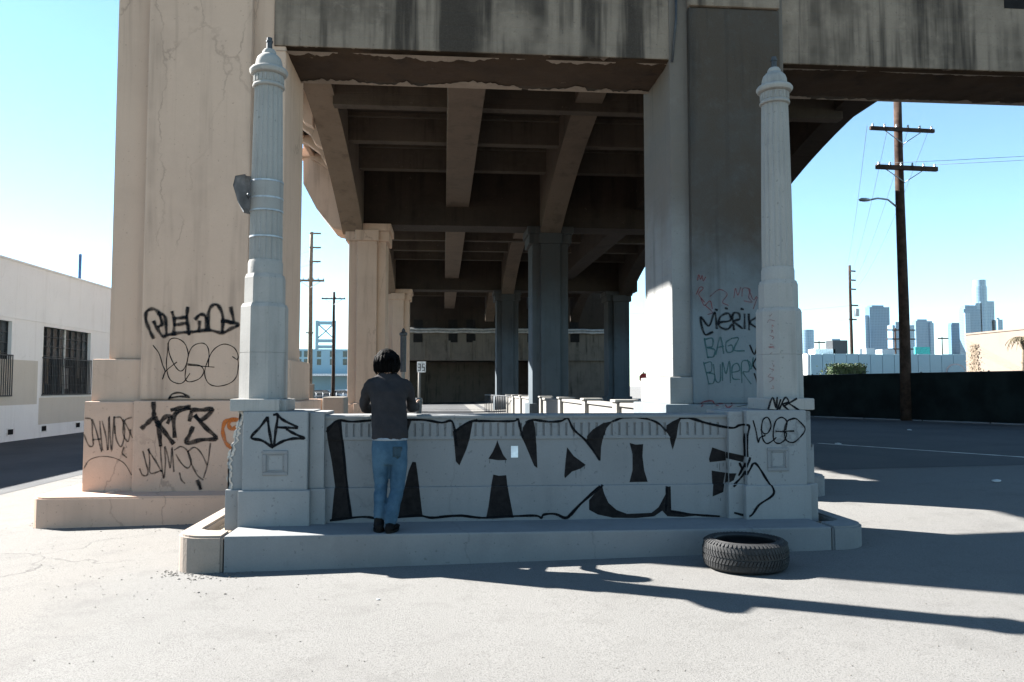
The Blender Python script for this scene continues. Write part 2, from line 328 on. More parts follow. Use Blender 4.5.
# ------------------------------------------------------------------ spray paint helpers
LAYER = [0]
def catmull(pts, n=6):
    if len(pts) < 3: return [pts[0].lerp(pts[1], i / n) for i in range(n + 1)]
    o = []; q = [pts[0] * 2 - pts[1]] + pts + [pts[-1] * 2 - pts[-2]]
    for i in range(1, len(q) - 2):
        for k in range(n):
            t = k / n; a, b, c, d = q[i - 1], q[i], q[i + 1], q[i + 2]
            o.append(.5 * ((2 * b) + (c - a) * t + (2 * a - 5 * b + 4 * c - d) * t * t + (3 * b - a - 3 * c + d) * t ** 3))
    return o + [pts[-1]]
def cutfit(bm, surf, zc, xc, off):
    for z in zc:
        for dz in (-.0008, .0008): bmesh.ops.bisect_plane(bm, geom=bm.verts[:] + bm.edges[:] + bm.faces[:], plane_co=(0, 0, z + dz), plane_no=(0, 0, 1))
    for x in xc:
        for dx in (-.0008, .0008): bmesh.ops.bisect_plane(bm, geom=bm.verts[:] + bm.edges[:] + bm.faces[:], plane_co=(x + dx, 0, 0), plane_no=(1, 0, 0))
    for v in bm.verts: v.co.y = surf(v.co.x, v.co.z) - off
def strokes(name, lists, view, surf, mat, parent, width, zc=(), xc=(), closed=False, n=6):
    """lists: polylines in the pixels of an enlarged view (x0, y0, scale); width in photo pixels; one painted mark"""
    if len(lists) > 1 and ('outline' in name or 'drip' in name):
        for q in lists: strokes(name, [q], view, surf, mat, parent, width, zc, xc, closed, n)
        return
    x0, y0, s = view; bm = bmesh.new(); uvl = bm.loops.layers.uv.new('UVMap'); off0 = .0028 + (LAYER[0] % 12) * .0002; LAYER[0] += 1
    for li, line in enumerate(lists):
        pts = []
        for q in line:
            u, v = x0 + q[0] / s, y0 + q[1] / s; p = P(u, v, 9); yy = surf(p.x, p.z)
            for _ in range(2): p = P(u, v, yy); yy = surf(p.x, p.z)
            pts.append(Vector((p.x, p.z)))
        wd = width * pts_scale(surf, line, view) / 2
        sm = catmull(pts, n); L = []; Rr = []
        for i, p in enumerate(sm):
            t = sm[min(i + 1, len(sm) - 1)] - sm[max(i - 1, 0)]
            if t.length < 1e-6: t = Vector((1, 0))
            t.normalize(); nn = Vector((-t.y, t.x)) * wd * (1 + .18 * math.sin(i * .9 + li))
            if i == 0: p = p - t * wd * .6
            if i == len(sm) - 1: p = p + t * wd * .6
            yv = -(li % 6) * .00012 - i * 2e-6
            L.append(bm.verts.new((p.x + nn.x, yv, p.y + nn.y))); Rr.append(bm.verts.new((p.x - nn.x, yv, p.y - nn.y)))
        for i in range(len(sm) - 1):
            f = bm.faces.new((L[i], Rr[i], Rr[i + 1], L[i + 1]))
            for lp, uu in zip(f.loops, (0, 1, 1, 0)): lp[uvl].uv = (uu, 0)
    lay = {v: v.co.y for v in bm.verts}
    cutfit(bm, surf, zc, xc, off0)
    for v in bm.verts:
        if v in lay: v.co.y += lay[v]
    return fin(name, bm, mat, parent, False, False)
def pts_scale(surf, line, view):
    x0, y0, s = view; u, v = x0 + line[0][0] / s, y0 + line[0][1] / s; p = P(u, v, 9); yy = surf(p.x, p.z); return yy / F
def fills(name, polys, view, surf, parent, zc=(), xc=(), mat='spray_fill'):
    if len(polys) > 1:
        for q in polys: fills(name, [q], view, surf, parent, zc, xc, mat)
        return
    x0, y0, s = view; bm = bmesh.new(); off0 = .0022
    for poly in polys:
        vs = []
        for q in poly:
            u, v = x0 + q[0] / s, y0 + q[1] / s; p = P(u, v, 9); yy = surf(p.x, p.z); p = P(u, v, yy); vs.append(bm.verts.new((p.x, 0, p.z)))
        for t in tessellate_polygon([[v.co for v in vs]]): bm.faces.new([vs[i] for i in t])
    cutfit(bm, surf, zc, xc, off0)
    return fin(name, bm, mat, parent, False, False)

# ------------------------------------------------------------------ parapet with pedestals and plinth
YP = 7.53; YW = 8.20; ZPL = .29
ZT = ZV(414.5, 8.19, 540); ZS1 = ZV(439, 8.2, 540); ZS2 = ZV(485.5, 8.2, 540)
par = empty('parapet', (0.3, 8.3, ZPL), 'low grey painted bridge parapet between two square pedestals, covered in big black graffiti', 'parapet')
xa, xb, xc_, xd = XU(227, 8.1), XU(243.5, 8.05), XU(308.5, 8.05), XU(325, 8.13)     # left pedestal
xe, xf, xg, xh = XU(728, 8.13), XU(746, 8.05), XU(805.5, 8.05), XU(816, 8.1)        # right pedestal
def s_wall(x, z):
    lo = z < ZS2
    if xb <= x <= xc_ or xf <= x <= xg: return 8.02 if lo else 8.05
    if xa - .2 < x < xd or xe < x < xh + .2: return 8.10 if lo else 8.13
    if lo: return 8.17
    return YW if z < ZS1 else 8.185
WZ = (ZS1, ZS2); WX = (xc_, xd, xe, xf)
# wall between the pedestals
box('lower_course', xd - .03, xe + .03, 8.17, 8.62, ZPL - .06, ZS2, 'wall_paint', par, .01)
box('wall_panel', xd - .03, xe + .03, YW, 8.58, ZS2 - .02, ZS1, 'wall_paint', par, .006)
box('band_core', xd - .03, xe + .03, 8.2015, 8.57, ZS1 - .02, ZT - .01, 'wall_paint', par, .004)
zb0, zb1 = ZV(435.5, 8.19, 540), ZV(423, 8.19, 540)
fb = empty('fluted_band', (0, 0, 0)); fb.parent = par; fb.matrix_parent_inverse = Matrix.Translation(par.location).inverted()
bm = bmesh.new()
box_bm(bm, xd - .03, xe + .03, 8.185, 8.5, ZS1, zb0, .004, 1); box_bm(bm, xd - .03, xe + .03, 8.185, 8.5, zb1, ZT - .03, .004, 1)
slots = []; u = 346.0
while u < 716:
    slots.append((XU(u, 8.185), XU(u + 2.3, 8.185))); u += 7.55
ed = [xd - .03] + [q for ab in slots for q in ab] + [xe + .03]
for i in range(0, len(ed), 2): box_bm(bm, ed[i], ed[i + 1], 8.1852, 8.45, zb0 - .003, zb1 + .003, 0)
bpy.data.objects.remove(fb); fin('fluted_band', bm, 'wall_paint', par)
# cap with a slightly worn, uneven arris
bm = bmesh.new(); n = 90; rows = []
for i in range(n + 1):
    x = xd - .02 + (xe - xd + .04) * i / n; j = .006 * noise.noise((x * 5, 0, 3)) ; j2 = .012 * max(0, noise.noise((x * 7, 2, 1)) - .25)
    rows.append([bm.verts.new(p) for p in ((x, 8.165 + j * .5, ZT - .035), (x, 8.163 + j * .5, ZT - .012 - j2), (x, 8.178 + j2, ZT + j * .4), (x, 8.60, ZT + j * .3), (x, 8.61, ZT - .035))])
for A, B in zip(rows, rows[1:]):
    for k in range(4): bm.faces.new((A[k], B[k], B[k + 1], A[k + 1]))
    bm.faces.new((A[4], B[4], B[0], A[0]))
bm.faces.new(rows[0]); bm.faces.new(rows[-1][::-1]); fin('coping', bm, 'plinth_paint', par)

def pedestal(sg, xo, x1, x2, xi, broken):
    """xo outer edge, x1..x2 the proud centre panel, xi the inner edge"""
    lo, hi = min(xo, xi), max(xo, xi); zt = ZV(411.5, 8.05, 270)
    root = None
    ce = box('pedestal', x1, x2, 8.05, 8.9, ZS2 - .02, zt, 'pedestal_paint', par, .012)
    box('base_course', x1 - .03, x2 + .03, 8.02, 8.93, ZPL - .05, ZS2, 'pedestal_paint', ce, .014)
    inn = (x2 + .003, xi) if sg < 0 else (xi, x1 - .003)
    box('side_course', inn[0] - (.0 if sg < 0 else .02), inn[1] + (.02 if sg < 0 else 0), 8.10, 8.86, ZPL - .05, ZS2 + .004, 'pedestal_paint', ce, .012)
    box('side_strip', inn[0], inn[1], 8.13, 8.84, ZS2, zt - .012, 'pedestal_paint', ce, .012)
    out = (xo, x1 - .003) if sg < 0 else (x2 + .003, xo)
    box('side_course', out[0] - (.0 if sg < 0 else -.02), out[1] - (0.02 if sg < 0 else 0), 8.10, 8.86, ZPL - .05, ZS2 + .003, 'pedestal_paint', ce, .012)
    if not broken: prism('side_strip', [(out[0], ZS2), (out[1] - .02, ZS2), (out[1] - .02, 1.05), (out[1] - .05, 1.0), (out[1] - .05, zt - .012), (out[0], zt - .012)], 'Y', 8.13, 8.84, 'pedestal_paint', ce, .008)
    else:   # corner knocked away: jagged outline
        pr = [(out[1], ZS2), (out[1], zt - .003)]; N = 46; face = []
        for i in range(N + 1):
            z = zt - .003 + (ZS2 - zt) * i / N; v = 411 + 75 * i / N
            u = 240 + (228.5 - 240) * min(1, max(0, (v - 418) / 40)) if v > 418 else 240 - 0
            x = P(u, v, 8.13).x + .022 * noise.noise((0, 3.1, z * 21)) + .014 * noise.noise((0, 7.1, z * 55))
            pr.append((x, z))
        prism('side_strip', pr, 'Y', 8.13, 8.84, 'pedestal_paint', ce)
        bm = bmesh.new(); prev = None                      # raw broken face, rough, set just outside the paint
        for x, z in pr[2:]:
            row = []
            for k in range(14):
                y = 8.122 + .7 * (k / 13); dx = -.006 - .03 * abs(noise.noise((y * 9, 1.3, z * 14))) - (.012 if k == 0 else 0) * noise.noise((1, 5, z * 60))
                row.append(bm.verts.new((x + dx if k else x + .034 + .02 * noise.noise((2, 2, z * 30)), y if k != 1 else 8.14, z)))
            if prev:
                for k in range(13): bm.faces.new((prev[k], prev[k + 1], row[k + 1], row[k]))
            prev = row
        o = fin('broken_edge', bm, 'broken_concrete', ce); o['label'] = 'bare pale concrete where the corner is knocked off'
    # square sunk panel ring on the front
    fx0, fx1 = (XU(264, 8.05), XU(289, 8.05)) if sg < 0 else (XU(766, 8.05), XU(787, 8.05))
    fz1, fz0 = (ZV(450.5, 8.05, 276), ZV(475.5, 8.05, 276)) if sg < 0 else (ZV(447.5, 8.05, 776), ZV(471, 8.05, 776))
    bm = bmesh.new(); t = .035
    for q in ((fx0, fx1, fz1 - t, fz1), (fx0, fx1, fz0, fz0 + t), (fx0, fx0 + t, fz0 + t, fz1 - t), (fx1 - t, fx1, fz0 + t, fz1 - t)):
        box_bm(bm, q[0], q[1], 8.036, 8.06, q[2], q[3], .005, 1)
    fin('panel_frame', bm, 'wall_paint', ce)
    bm = bmesh.new(); t2 = .018
    a0, a1, b0, b1 = fx0 + t, fx1 - t, fz0 + t, fz1 - t
    for q in ((a0, a1, b1 - t2, b1), (a0, a1, b0, b0 + t2), (a0, a0 + t2, b0 + t2, b1 - t2), (a1 - t2, a1, b0 + t2, b1 - t2)):
        box_bm(bm, q[0], q[1], 8.0435, 8.06, q[2], q[3], .003, 1)
    fin('panel_bead', bm, 'plinth_paint', ce)
    return ce
pedL = pedestal(-1, xa, xb, xc_, xd, True); pedR = pedestal(1, xh, xf, xg, xe, False)
ZPT = ZV(411.5, 8.05, 270)
# plinth: long front kerb and rounded corner kerbs
pl0, pl1 = XU(223.5, YP, 550), XU(832, YP, 540)
box('plinth_front', pl0, pl1, YP, 8.5, -.25, ZPL, 'plinth_paint', par, .018)
def corner_kerb(sg, x_in, x_out, mat):
    r = .30; pts = []
    for i in range(9):
        a = math.pi / 2 * i / 8; pts.append((x_out - sg * r * (1 - math.sin(a)), YP + r * (1 - math.cos(a)) - .004))
    w2 = .17; o = [(x_in, YP - .004)] + pts + [(x_out, 9.7), (x_out - sg * w2, 9.7), (x_out - sg * w2, YP + .42), (x_out - sg * (w2 + .08), YP + .33), (x_in, YP + .30)]
    prism('corner_kerb', o, 'Z', -.25, ZPL + .004, mat, par, .02)
    box('planting_dirt', min(x_in, x_out - sg * w2), max(x_in, x_out - sg * w2), YP + .28, 9.65, -.2, ZPL - .075, 'dirt', par, 0)
corner_kerb(-1, pl0 - .012, pl0 - .47, 'kerb_raw'); corner_kerb(1, pl1 + .012, pl1 + .42, 'plinth_paint')
box('plinth_rear', pl0 + .05, pl1 - .05, 8.5, 9.3, -.25, ZPL - .02, 'plinth_paint', par, .01)
# small reflective sticker
a = P(511, 446, YW); b = P(518, 457.5, YW); box('sticker', a.x, b.x, YW - .004, YW + .002, b.z, a.z, 'sticker', par, 0)

# --- graffiti on the parapet (views are enlargements of the photo)
A = (320, 405, 5.68); B = (440, 405, 5.68); C = (560, 405, 5.68); D = (660, 390, 5.05); E = (225, 395, 7.58)
G = lambda nm, ls, vw, mt, wd, **k: strokes(nm, ls, vw, s_wall, mt, par, wd, WZ, WX, **k)
fills('graffiti_fill', [[(95, 85), (122, 95), (128, 170), (150, 400), (178, 640), (60, 655), (78, 470), (62, 330), (40, 215), (32, 130)],
                        [(487, 80), (520, 85), (505, 130), (492, 190), (485, 190)],
                        [(525, 322), (545, 325), (553, 380), (565, 480), (583, 635), (445, 640), (455, 560), (480, 470), (505, 370)],
                        [(755, 150), (800, 118), (868, 92), (850, 190), (832, 250), (792, 343), (772, 320), (762, 210)]], A, s_wall, par, WZ, WX)
fills('graffiti_fill', [[(470, 128), (490, 98), (530, 88), (540, 130), (548, 230), (553, 358), (535, 345), (480, 215), (462, 180)],
                        [(325, 200), (340, 240), (360, 285), (382, 312), (330, 314), (275, 305), (300, 265), (318, 225)],
                        [(303, 395), (335, 402), (376, 398), (385, 470), (402, 560), (418, 640), (262, 640), (275, 580), (290, 470)],
                        [(722, 240), (760, 290), (828, 340), (800, 360), (750, 378), (712, 418), (706, 400), (712, 330)]], B, s_wall, par, WZ, WX)
fills('graffiti_fill', [[(300, 90), (265, 130), (245, 180), (233, 240), (230, 318), (195, 270), (150, 205), (152, 175), (185, 140), (240, 105)],
                        [(238, 455), (250, 500), (275, 555), (320, 595), (380, 618), (460, 615), (520, 612), (560, 580), (600, 505), (605, 465), (628, 462), (632, 600), (700, 612), (840, 628), (700, 636), (610, 632), (580, 600), (535, 632), (430, 642), (300, 640), (215, 622), (165, 595), (165, 540)],
                        [(395, 215), (430, 225), (472, 222), (468, 290), (478, 370), (502, 438), (398, 440), (412, 370), (412, 280)],
                        [(640, 92), (690, 70), (672, 110), (658, 190), (640, 255), (628, 215), (622, 180), (602, 150), (605, 115)]], C, s_wall, par, WZ, WX)
fills('graffiti_fill', [[(275, 292), (355, 318), (358, 362), (262, 368), (258, 350)], [(358, 318), (440, 335), (432, 368), (358, 350)],
                        [(272, 410), (355, 425), (352, 470), (345, 525), (290, 548), (280, 480)], [(358, 425), (400, 425), (392, 462), (358, 480)]], D, s_wall, par, WZ, WX)
G('graffiti_outline', [[(40, 150), (95, 90), (180, 95), (287, 88)], [(108, 90), (125, 190), (150, 420), (178, 640)], [(492, 82), (600, 86), (690, 100), (748, 92), (768, 160), (775, 230)], [(768, 150), (830, 105), (890, 85)],
                       [(60, 655), (240, 635), (330, 645), (420, 640), (560, 628), (640, 640), (790, 628), (905, 640)]], A, 'spray_black', 2.6)
G('graffiti_outline', [[(190, 90), (340, 92), (425, 90), (443, 78), (455, 130), (470, 180)], [(490, 98), (530, 85), (620, 95), (690, 90), (725, 75), (760, 140), (830, 205), (905, 310)],
                       [(0, 635), (110, 628), (240, 640), (400, 632), (540, 628), (575, 640), (590, 622), (650, 618), (725, 635), (800, 560), (905, 462)], [(730, 630), (830, 530), (905, 465)]], B, 'spray_black', 2.6)
G('graffiti_outline', [[(300, 92), (360, 72), (430, 70), (500, 80), (560, 105), (600, 145)], [(690, 72), (740, 76), (800, 95), (905, 120)], [(0, 632), (45, 640), (120, 560), (238, 455)], [(605, 465), (605, 540), (600, 600)], [(632, 602), (760, 622), (905, 632)]], C, 'spray_black', 2.4)
G('graffiti_outline', [[(100, 140), (160, 142), (230, 165), (350, 190), (400, 178), (435, 180), (440, 240), (442, 335)], [(356, 480), (410, 440), (440, 395), (470, 372), (490, 378), (530, 440), (575, 520), (500, 580), (440, 630), (365, 615)],
                       [(440, 340), (425, 380), (400, 425)], [(402, 370), (412, 400), (398, 430)]], D, 'spray_black', 2.6)
drips = []
for bx, by, v0 in ((560, 405, 340), (440, 405, 310)):
    pass
G('graffiti_drip', [[(288, 372), (288, 392)], [(300, 370), (301, 404)], [(318, 368), (318, 385)], [(335, 366), (336, 400)], [(345, 364), (345, 380)], [(305, 545), (305, 558)]], D, 'spray_thin', .8, n=2)
G('graffiti_drip', [[(282, 305), (282, 330)], [(372, 312), (372, 330)], [(772, 372), (772, 415)], [(800, 358), (800, 375)], [(820, 345), (820, 362)]], B, 'spray_thin', .8, n=2)
G('graffiti_tag', [[(320, 172), (265, 245), (200, 322), (280, 345), (360, 395)], [(322, 170), (335, 260), (355, 385)], [(372, 380), (385, 270), (400, 155), (372, 150)], [(408, 160), (450, 195), (548, 245), (480, 248), (402, 245)], [(470, 262), (530, 295), (600, 328), (520, 330), (440, 350), (365, 392)]], E, 'spray_black', 3.0)
D2 = (660, 390, 5.05)
G('graffiti_tag', [[(470, 155), (485, 210), (495, 265), (505, 240), (530, 230)], [(510, 200), (525, 220), (545, 215), (560, 180), (545, 140), (520, 150), (512, 200), (520, 250), (540, 270), (570, 255), (585, 240)],
                   [(635, 200), (640, 160), (615, 138), (585, 155), (572, 205), (575, 255), (600, 270), (630, 250), (635, 215), (585, 208)],
                   [(620, 208), (675, 207)], [(680, 145), (645, 155), (628, 200), (635, 250), (670, 265), (705, 240), (715, 195), (700, 155), (675, 142), (655, 150)]], D2, 'spray_black', 1.6)

# ------------------------------------------------------------------ lamp columns on the pedestals
LX, LY = XU(263.5, 8.4, 390), 8.40
def lz(v): return ZV(v, LY, 265)
def oct_prof(name, prof, mat, parent): return lathe(name, prof, LX, LY, mat, parent, 8, smooth=False, rot=math.pi / 8)
def lamp(label):
    t = empty('lamp_column', (LX, LY, ZPT), label, 'lamp column', 'fluted lamp columns on the parapet pedestals')
    k = 1.045
    bm = bmesh.new(); box_bm(bm, LX - .25, LX + .225, LY - .33, LY + .30, ZPT, lz(398.5), .012); box_bm(bm, LX - .2, LX + .275, LY - .24, LY + .26, ZPT, lz(398.5) - .006, .012); base = fin('base_slab', bm, 'lamp_paint', t)
    oct_prof('lower_pedestal', [(.242, lz(398.5)), (.241, lz(353) - .002), (.235, lz(353) - .001), (.235, lz(353) + .001), (.241, lz(353) + .002), (.238, lz(308)), (.222, lz(304.5))], 'lamp_paint', t)
    oct_prof('upper_pedestal', [(.207, lz(304.5) - .01), (.205, lz(279)), (.190, lz(275))], 'lamp_paint', t)
    NF = 18
    def fl(a): return 1 - .10 * (abs(math.sin(NF * a / 2)) ** .55)
    seg = NF * 8
    lathe('shaft_base', [(0.174, lz(276)), (0.174, lz(264)), (0.165, lz(261))], LX, LY, 'lamp_paint', t, 48)
    lathe('fluted_shaft', [(0.167, lz(262)), (0.165, lz(230)), (0.159, lz(180)), (0.151, lz(130)), (0.143, lz(92)), (0.143, lz(88))], LX, LY, 'lamp_paint', t, seg, fl)
    lathe('collar', [(0.145, lz(89)), (0.160, lz(88.3)), (0.164, lz(87)), (0.158, lz(85.6)), (0.146, lz(85)), (0.144, lz(76)), (0.150, lz(75))], LX, LY, 'lamp_paint', t, 48)
    bm = bmesh.new()
    for i in range(20):
        a = 2 * math.pi * i / 20; c = Vector((LX + (.146) * math.cos(a), LY + (.146) * math.sin(a), 0))
        tube_bm(bm, [(c.x, c.y, lz(84)), (c.x, c.y, lz(77))], .011, 6)
    fin('collar_beads', bm, 'lamp_paint', t)
    lathe('cap', [(0.145, lz(76.5)), (0.180, lz(75.2)), (0.195, lz(73)), (0.195, lz(71.5)), (0.180, lz(69.5)), (0.139, lz(68)), (0.136, lz(65)), (0.132, lz(62)), (0.119, lz(58.5)), (0.088, lz(55.5)), (0.072, lz(55)), (0.069, lz(52)), (0.053, lz(49.8)), (0.030, lz(49.3))], LX, LY, 'lamp_paint', t, 48)
    lathe('wiring_pipe', [(0.030, lz(50)), (0.030, lz(42.5)), (0.036, lz(42.4)), (0.036, lz(40.8)), (0.028, lz(40.7)), (0.028, lz(38))], LX, LY, 'steel_dark', t, 14)
    return t
lampL = lamp('pale fluted lamp column with a metal plate strapped to its side, nearest the tan pier')
def copy_tree(o, parent=None):
    c = o.copy(); COL.objects.link(c)
    if parent: mi = o.matrix_parent_inverse.copy(); c.parent = parent; c.matrix_parent_inverse = mi
    for ch in list(o.children): copy_tree(ch, c)
    return c
lampR = copy_tree(lampL); lampR['label'] = 'grey fluted lamp column without any plate, on the parapet pedestal beside the fence side street'
lampR.location.x += XU(780, 8.42, 390) - LX; lampR.location.y += .02
# straps and plate belong to the left lamp only
for v in (183, 199.5, 212, 238):
    lathe('strap', [(.163, lz(v + .9)), (.168, lz(v + .8)), (.168, lz(v - .8)), (.163, lz(v - .9))], LX, LY, 'galv', lampL, 40)
lathe('wrap_sheet', [(.164, lz(211)), (.165, lz(184))], LX, LY, 'lamp_paint', lampL, 40)
PD = Vector((-.9, .25, 0)).normalized(); pn = Vector((-PD.y, PD.x, 0)); c0 = Vector((LX, LY, 0)) + PD * .15
bm = bmesh.new(); vs = []
prof = [(0, 211), (.05, 212.5), (.14, 204), (.155, 185), (.10, 175.5), (0, 182)]
wid = [.10, .12, .21, .21, .12, .10]
# a bent sheet-metal sign bracket seen nearly edge-on
for (d, v), wd in zip(prof, wid): pass
ring = []
H = [(213, .10), (206, .21), (193, .28), (183, .25), (175, .07)]
for v, hw in H:
    row = []
    for kx in range(-3, 4):
        s = kx / 3; p = c0 + PD * (.075 - .05 * s * s) + pn * hw * (s * .85 + .45); row.append(bm.verts.new((p.x, p.y, lz(v))))
    ring.append(row)
for a_, b_ in zip(ring, ring[1:]):
    for k in range(6): bm.faces.new((a_[k], a_[k + 1], b_[k + 1], b_[k]))
bmesh.ops.solidify(bm, geom=bm.faces[:], thickness=.006)
o = fin('metal_plate', bm, 'plate_grey', lampL, True); o['label'] = 'bent grey sheet metal plate held by straps'
tube('bracket', [c0 - PD * .02 + Vector((0, 0, lz(194))), c0 + PD * .09 + Vector((0, 0, lz(194)))], .02, 'galv', lampL)
# marks on the right lamp
RX, RY = lampR.location.x, lampR.location.y
def s_lampR(x, z): return RY - .242 * math.cos(math.pi / 8) + .002
def s_slabR(x, z): return RY - .33
strokes('graffiti_tag', [[(365, 655), (385, 605), (400, 650), (405, 605)], [(405, 660), (420, 615)], [(415, 655), (440, 605), (455, 625), (430, 635), (455, 660)], [(440, 640), (490, 610)], [(455, 630), (500, 660)], [(368, 660), (400, 662)]], (685, 260, 4.4), s_slabR, 'spray_black', lampR, 2.2)
random.seed(3)
def scrib(x0, y0, y1, n, amp):
    return [[(x0 + random.uniform(-amp, amp), y0 + (y1 - y0) * (i + random.random() * .8) / n) for _ in range(3)] for i in range(n)]
strokes('graffiti_scribble', scrib(378, 235, 570, 14, 16), (685, 260, 4.4), s_lampR, 'spray_red', lampR, .9)

# ------------------------------------------------------------------ bridge
br = empty('bridge', (-.3, 11.6, 0), 'old concrete viaduct on massive piers with arched ribs, spanning the whole scene overhead', 'bridge')
YB = 10.975; YBB = 12.2; ZB = ZV(56, YB, 480)
ZTOP = 11.6
# left pier
pierL = box('pier', XU(109.5, 11.0, 330), XU(274, 11.0, 100) + .15, 11.0, 12.4, ZV(359, 11.0, 110), ZTOP, 'tan_paint', br, .02)
plx0, plx1 = XU(109.5, 11.0, 330), XU(274, 11.0, 100) + .15
pierL['label'] = 'tan painted pier with graffiti on its front'
box('pilaster', XU(141, 10.86, 330), XU(251, 10.86, 100), 10.86, 11.2, ZV(400, 10.86, 180), ZTOP + .05, 'tan_paint', pierL, .03)
box('pier_shoulder', XU(91.5, 10.93, 380), plx1 + .14, 10.93, 12.5, ZV(402, 10.93, 100), ZV(359, 10.93, 110), 'tan_paint', pierL, .02)
zlt = ZV(401.5, 10.80, 110)
box('pier_base', XU(83, 10.84, 440), plx1 + .3, 10.84, 12.6, .2, zlt, 'tan_lower', pierL, .02)
box('pilaster_base', XU(132.5, 10.77, 440), XU(262, 10.77, 440), 10.77, 11.2, .2, zlt + .012, 'tan_lower', pierL, .02)
def pier_plinth(x0, x1, mat, parent, zt=.29):
    y0, y1 = 10.3, 13.1; r = .22; pts = []
    for cx, cy, a0 in ((x1 - r, y0 + r, -90), (x1 - r, y1 - r, 0), (x0 + r, y1 - r, 90), (x0 + r, y0 + r, 180)):
        for i in range(6): a = R(a0 + 18 * i); pts.append((cx + r * math.cos(a), cy + r * math.sin(a)))
    prism('pier_plinth', pts, 'Z', -.4, zt, mat, parent, .02)
pier_plinth(XU(27, 10.3, 500), plx1 + 1.1, 'tan_lower', pierL)
tube('plinth_pipe', [P(108, 494, 10.62), P(140, 486, 11.3)], .03, 'tan_lower', pierL)
# right pier
prx0, prx1 = XU(672, YB - .02, 300), XU(784, YB, 120)
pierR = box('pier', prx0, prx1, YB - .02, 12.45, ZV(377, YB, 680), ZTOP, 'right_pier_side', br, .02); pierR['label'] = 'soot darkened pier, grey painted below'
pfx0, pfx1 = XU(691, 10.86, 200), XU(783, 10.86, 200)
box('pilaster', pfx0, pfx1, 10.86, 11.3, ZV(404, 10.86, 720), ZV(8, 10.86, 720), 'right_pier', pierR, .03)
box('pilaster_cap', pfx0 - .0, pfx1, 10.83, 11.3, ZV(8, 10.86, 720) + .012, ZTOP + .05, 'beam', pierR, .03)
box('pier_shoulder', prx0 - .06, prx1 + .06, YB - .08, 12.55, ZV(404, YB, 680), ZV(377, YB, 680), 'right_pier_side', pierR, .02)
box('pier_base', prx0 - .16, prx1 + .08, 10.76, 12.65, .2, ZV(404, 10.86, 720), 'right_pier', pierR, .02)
pier_plinth(prx0 - .7, XU(829, 10.35, 480), 'plinth_paint', pierR, .46)
# front beam: face, dark underside and patched arris
def beam(x0, x1, nm):
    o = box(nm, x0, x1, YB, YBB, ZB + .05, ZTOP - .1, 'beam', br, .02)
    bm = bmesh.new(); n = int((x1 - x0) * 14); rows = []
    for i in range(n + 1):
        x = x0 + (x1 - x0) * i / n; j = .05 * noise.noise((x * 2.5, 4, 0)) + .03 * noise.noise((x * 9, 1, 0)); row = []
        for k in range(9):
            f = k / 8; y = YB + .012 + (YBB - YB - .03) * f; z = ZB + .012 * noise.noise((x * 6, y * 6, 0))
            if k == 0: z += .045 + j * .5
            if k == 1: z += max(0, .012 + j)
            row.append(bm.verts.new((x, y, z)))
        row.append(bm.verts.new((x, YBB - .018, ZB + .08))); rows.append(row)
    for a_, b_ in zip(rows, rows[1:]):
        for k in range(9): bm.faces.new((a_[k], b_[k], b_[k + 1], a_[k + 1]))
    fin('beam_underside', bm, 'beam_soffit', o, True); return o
beamM = beam(XU(274, YB, 30), prx0 + .02, 'portal_beam'); beamR = beam(prx1 - .02, 17.0, 'portal_beam')
box('drain_recess', XU(1004, YB, 4), XU(1040, YB, 4), YB - .004, YB + .01, ZV(8.5, YB, 1010), ZV(-12, YB, 1010), 'hole', beamR, 0)
tube('conduit', [P(672, 62, YB - .06), P(676, 20, YB - .06), P(676, -30, YB - .06)], .018, 'steel_dark', pierR)

# bents behind, ribs, girders, floor beams and deck
CX = (-2.94, 4.16, 11.55)
BENT = (30.98, 51.93, 72.43)
def column(cx, y, zt, mats, wid=1.82):
    h = wid / 2; c = box('column', cx - h * .78, cx + h * .78, y, y + 1.5, .92, zt - .66, mats, br, .03)
    box('column_pilaster', cx - h * .42, cx + h * .42, y - .15, y + .3, .92, zt - .67, mats, c, .03)
    box('column_base', cx - h * .92, cx + h * .92, y - .09, y + 1.64, gz(cx) - .1, .97, mats, c, .03)
    box('pilaster_base', cx - h * .5, cx + h * .5, y - .24, y + .3, gz(cx) - .1, .99, mats, c, .03)
    box('capital', cx - h * .92, cx + h * .92, y - .09, y + 1.64, zt - .68, zt - .29, mats, c, .04)
    box('capital', cx - h * .50, cx + h * .50, y - .24, y + .4, zt - .69, zt - .27, mats, c, .04)
    box('abacus', cx - h, cx + h, y - .15, y + 1.68, zt - .29, zt, mats, c, .04)
    return c
for bi, y in enumerate(BENT[:2]):
    zt = 7.91
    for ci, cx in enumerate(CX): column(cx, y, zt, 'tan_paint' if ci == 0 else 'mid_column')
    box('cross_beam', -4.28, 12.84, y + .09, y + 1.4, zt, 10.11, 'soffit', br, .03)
def rib(cx, wd, y0, y1, crown, spring, mat, n=24):
    yc = (y0 + y1) / 2; hl = (y1 - y0) / 2
    if y0 < 13: yc = 18.5; hl = y1 - yc      # the end span springs from the far bent only
    pts = [(y, crown - (crown - spring) * (max(0, (y - yc) if y0 < 13 else abs(y - yc)) / hl) ** 2.0) for y in [y0 + (y1 - y0) * i / n for i in range(n + 1)]]
    bm = bmesh.new(); rows = [[bm.verts.new((x, y, z)) for x, z in ((cx - wd / 2, zb), (cx + wd / 2, zb), (cx + wd / 2, 10.53), (cx - wd / 2, 10.53))] for y, zb in pts]
    for A, B in zip(rows, rows[1:]):
        for k in range(4): bm.faces.new((A[k], A[(k + 1) % 4], B[(k + 1) % 4], B[k]))
    bm.faces.new(rows[0]); bm.faces.new(rows[-1]); return fin('arch_rib', bm, mat, br)
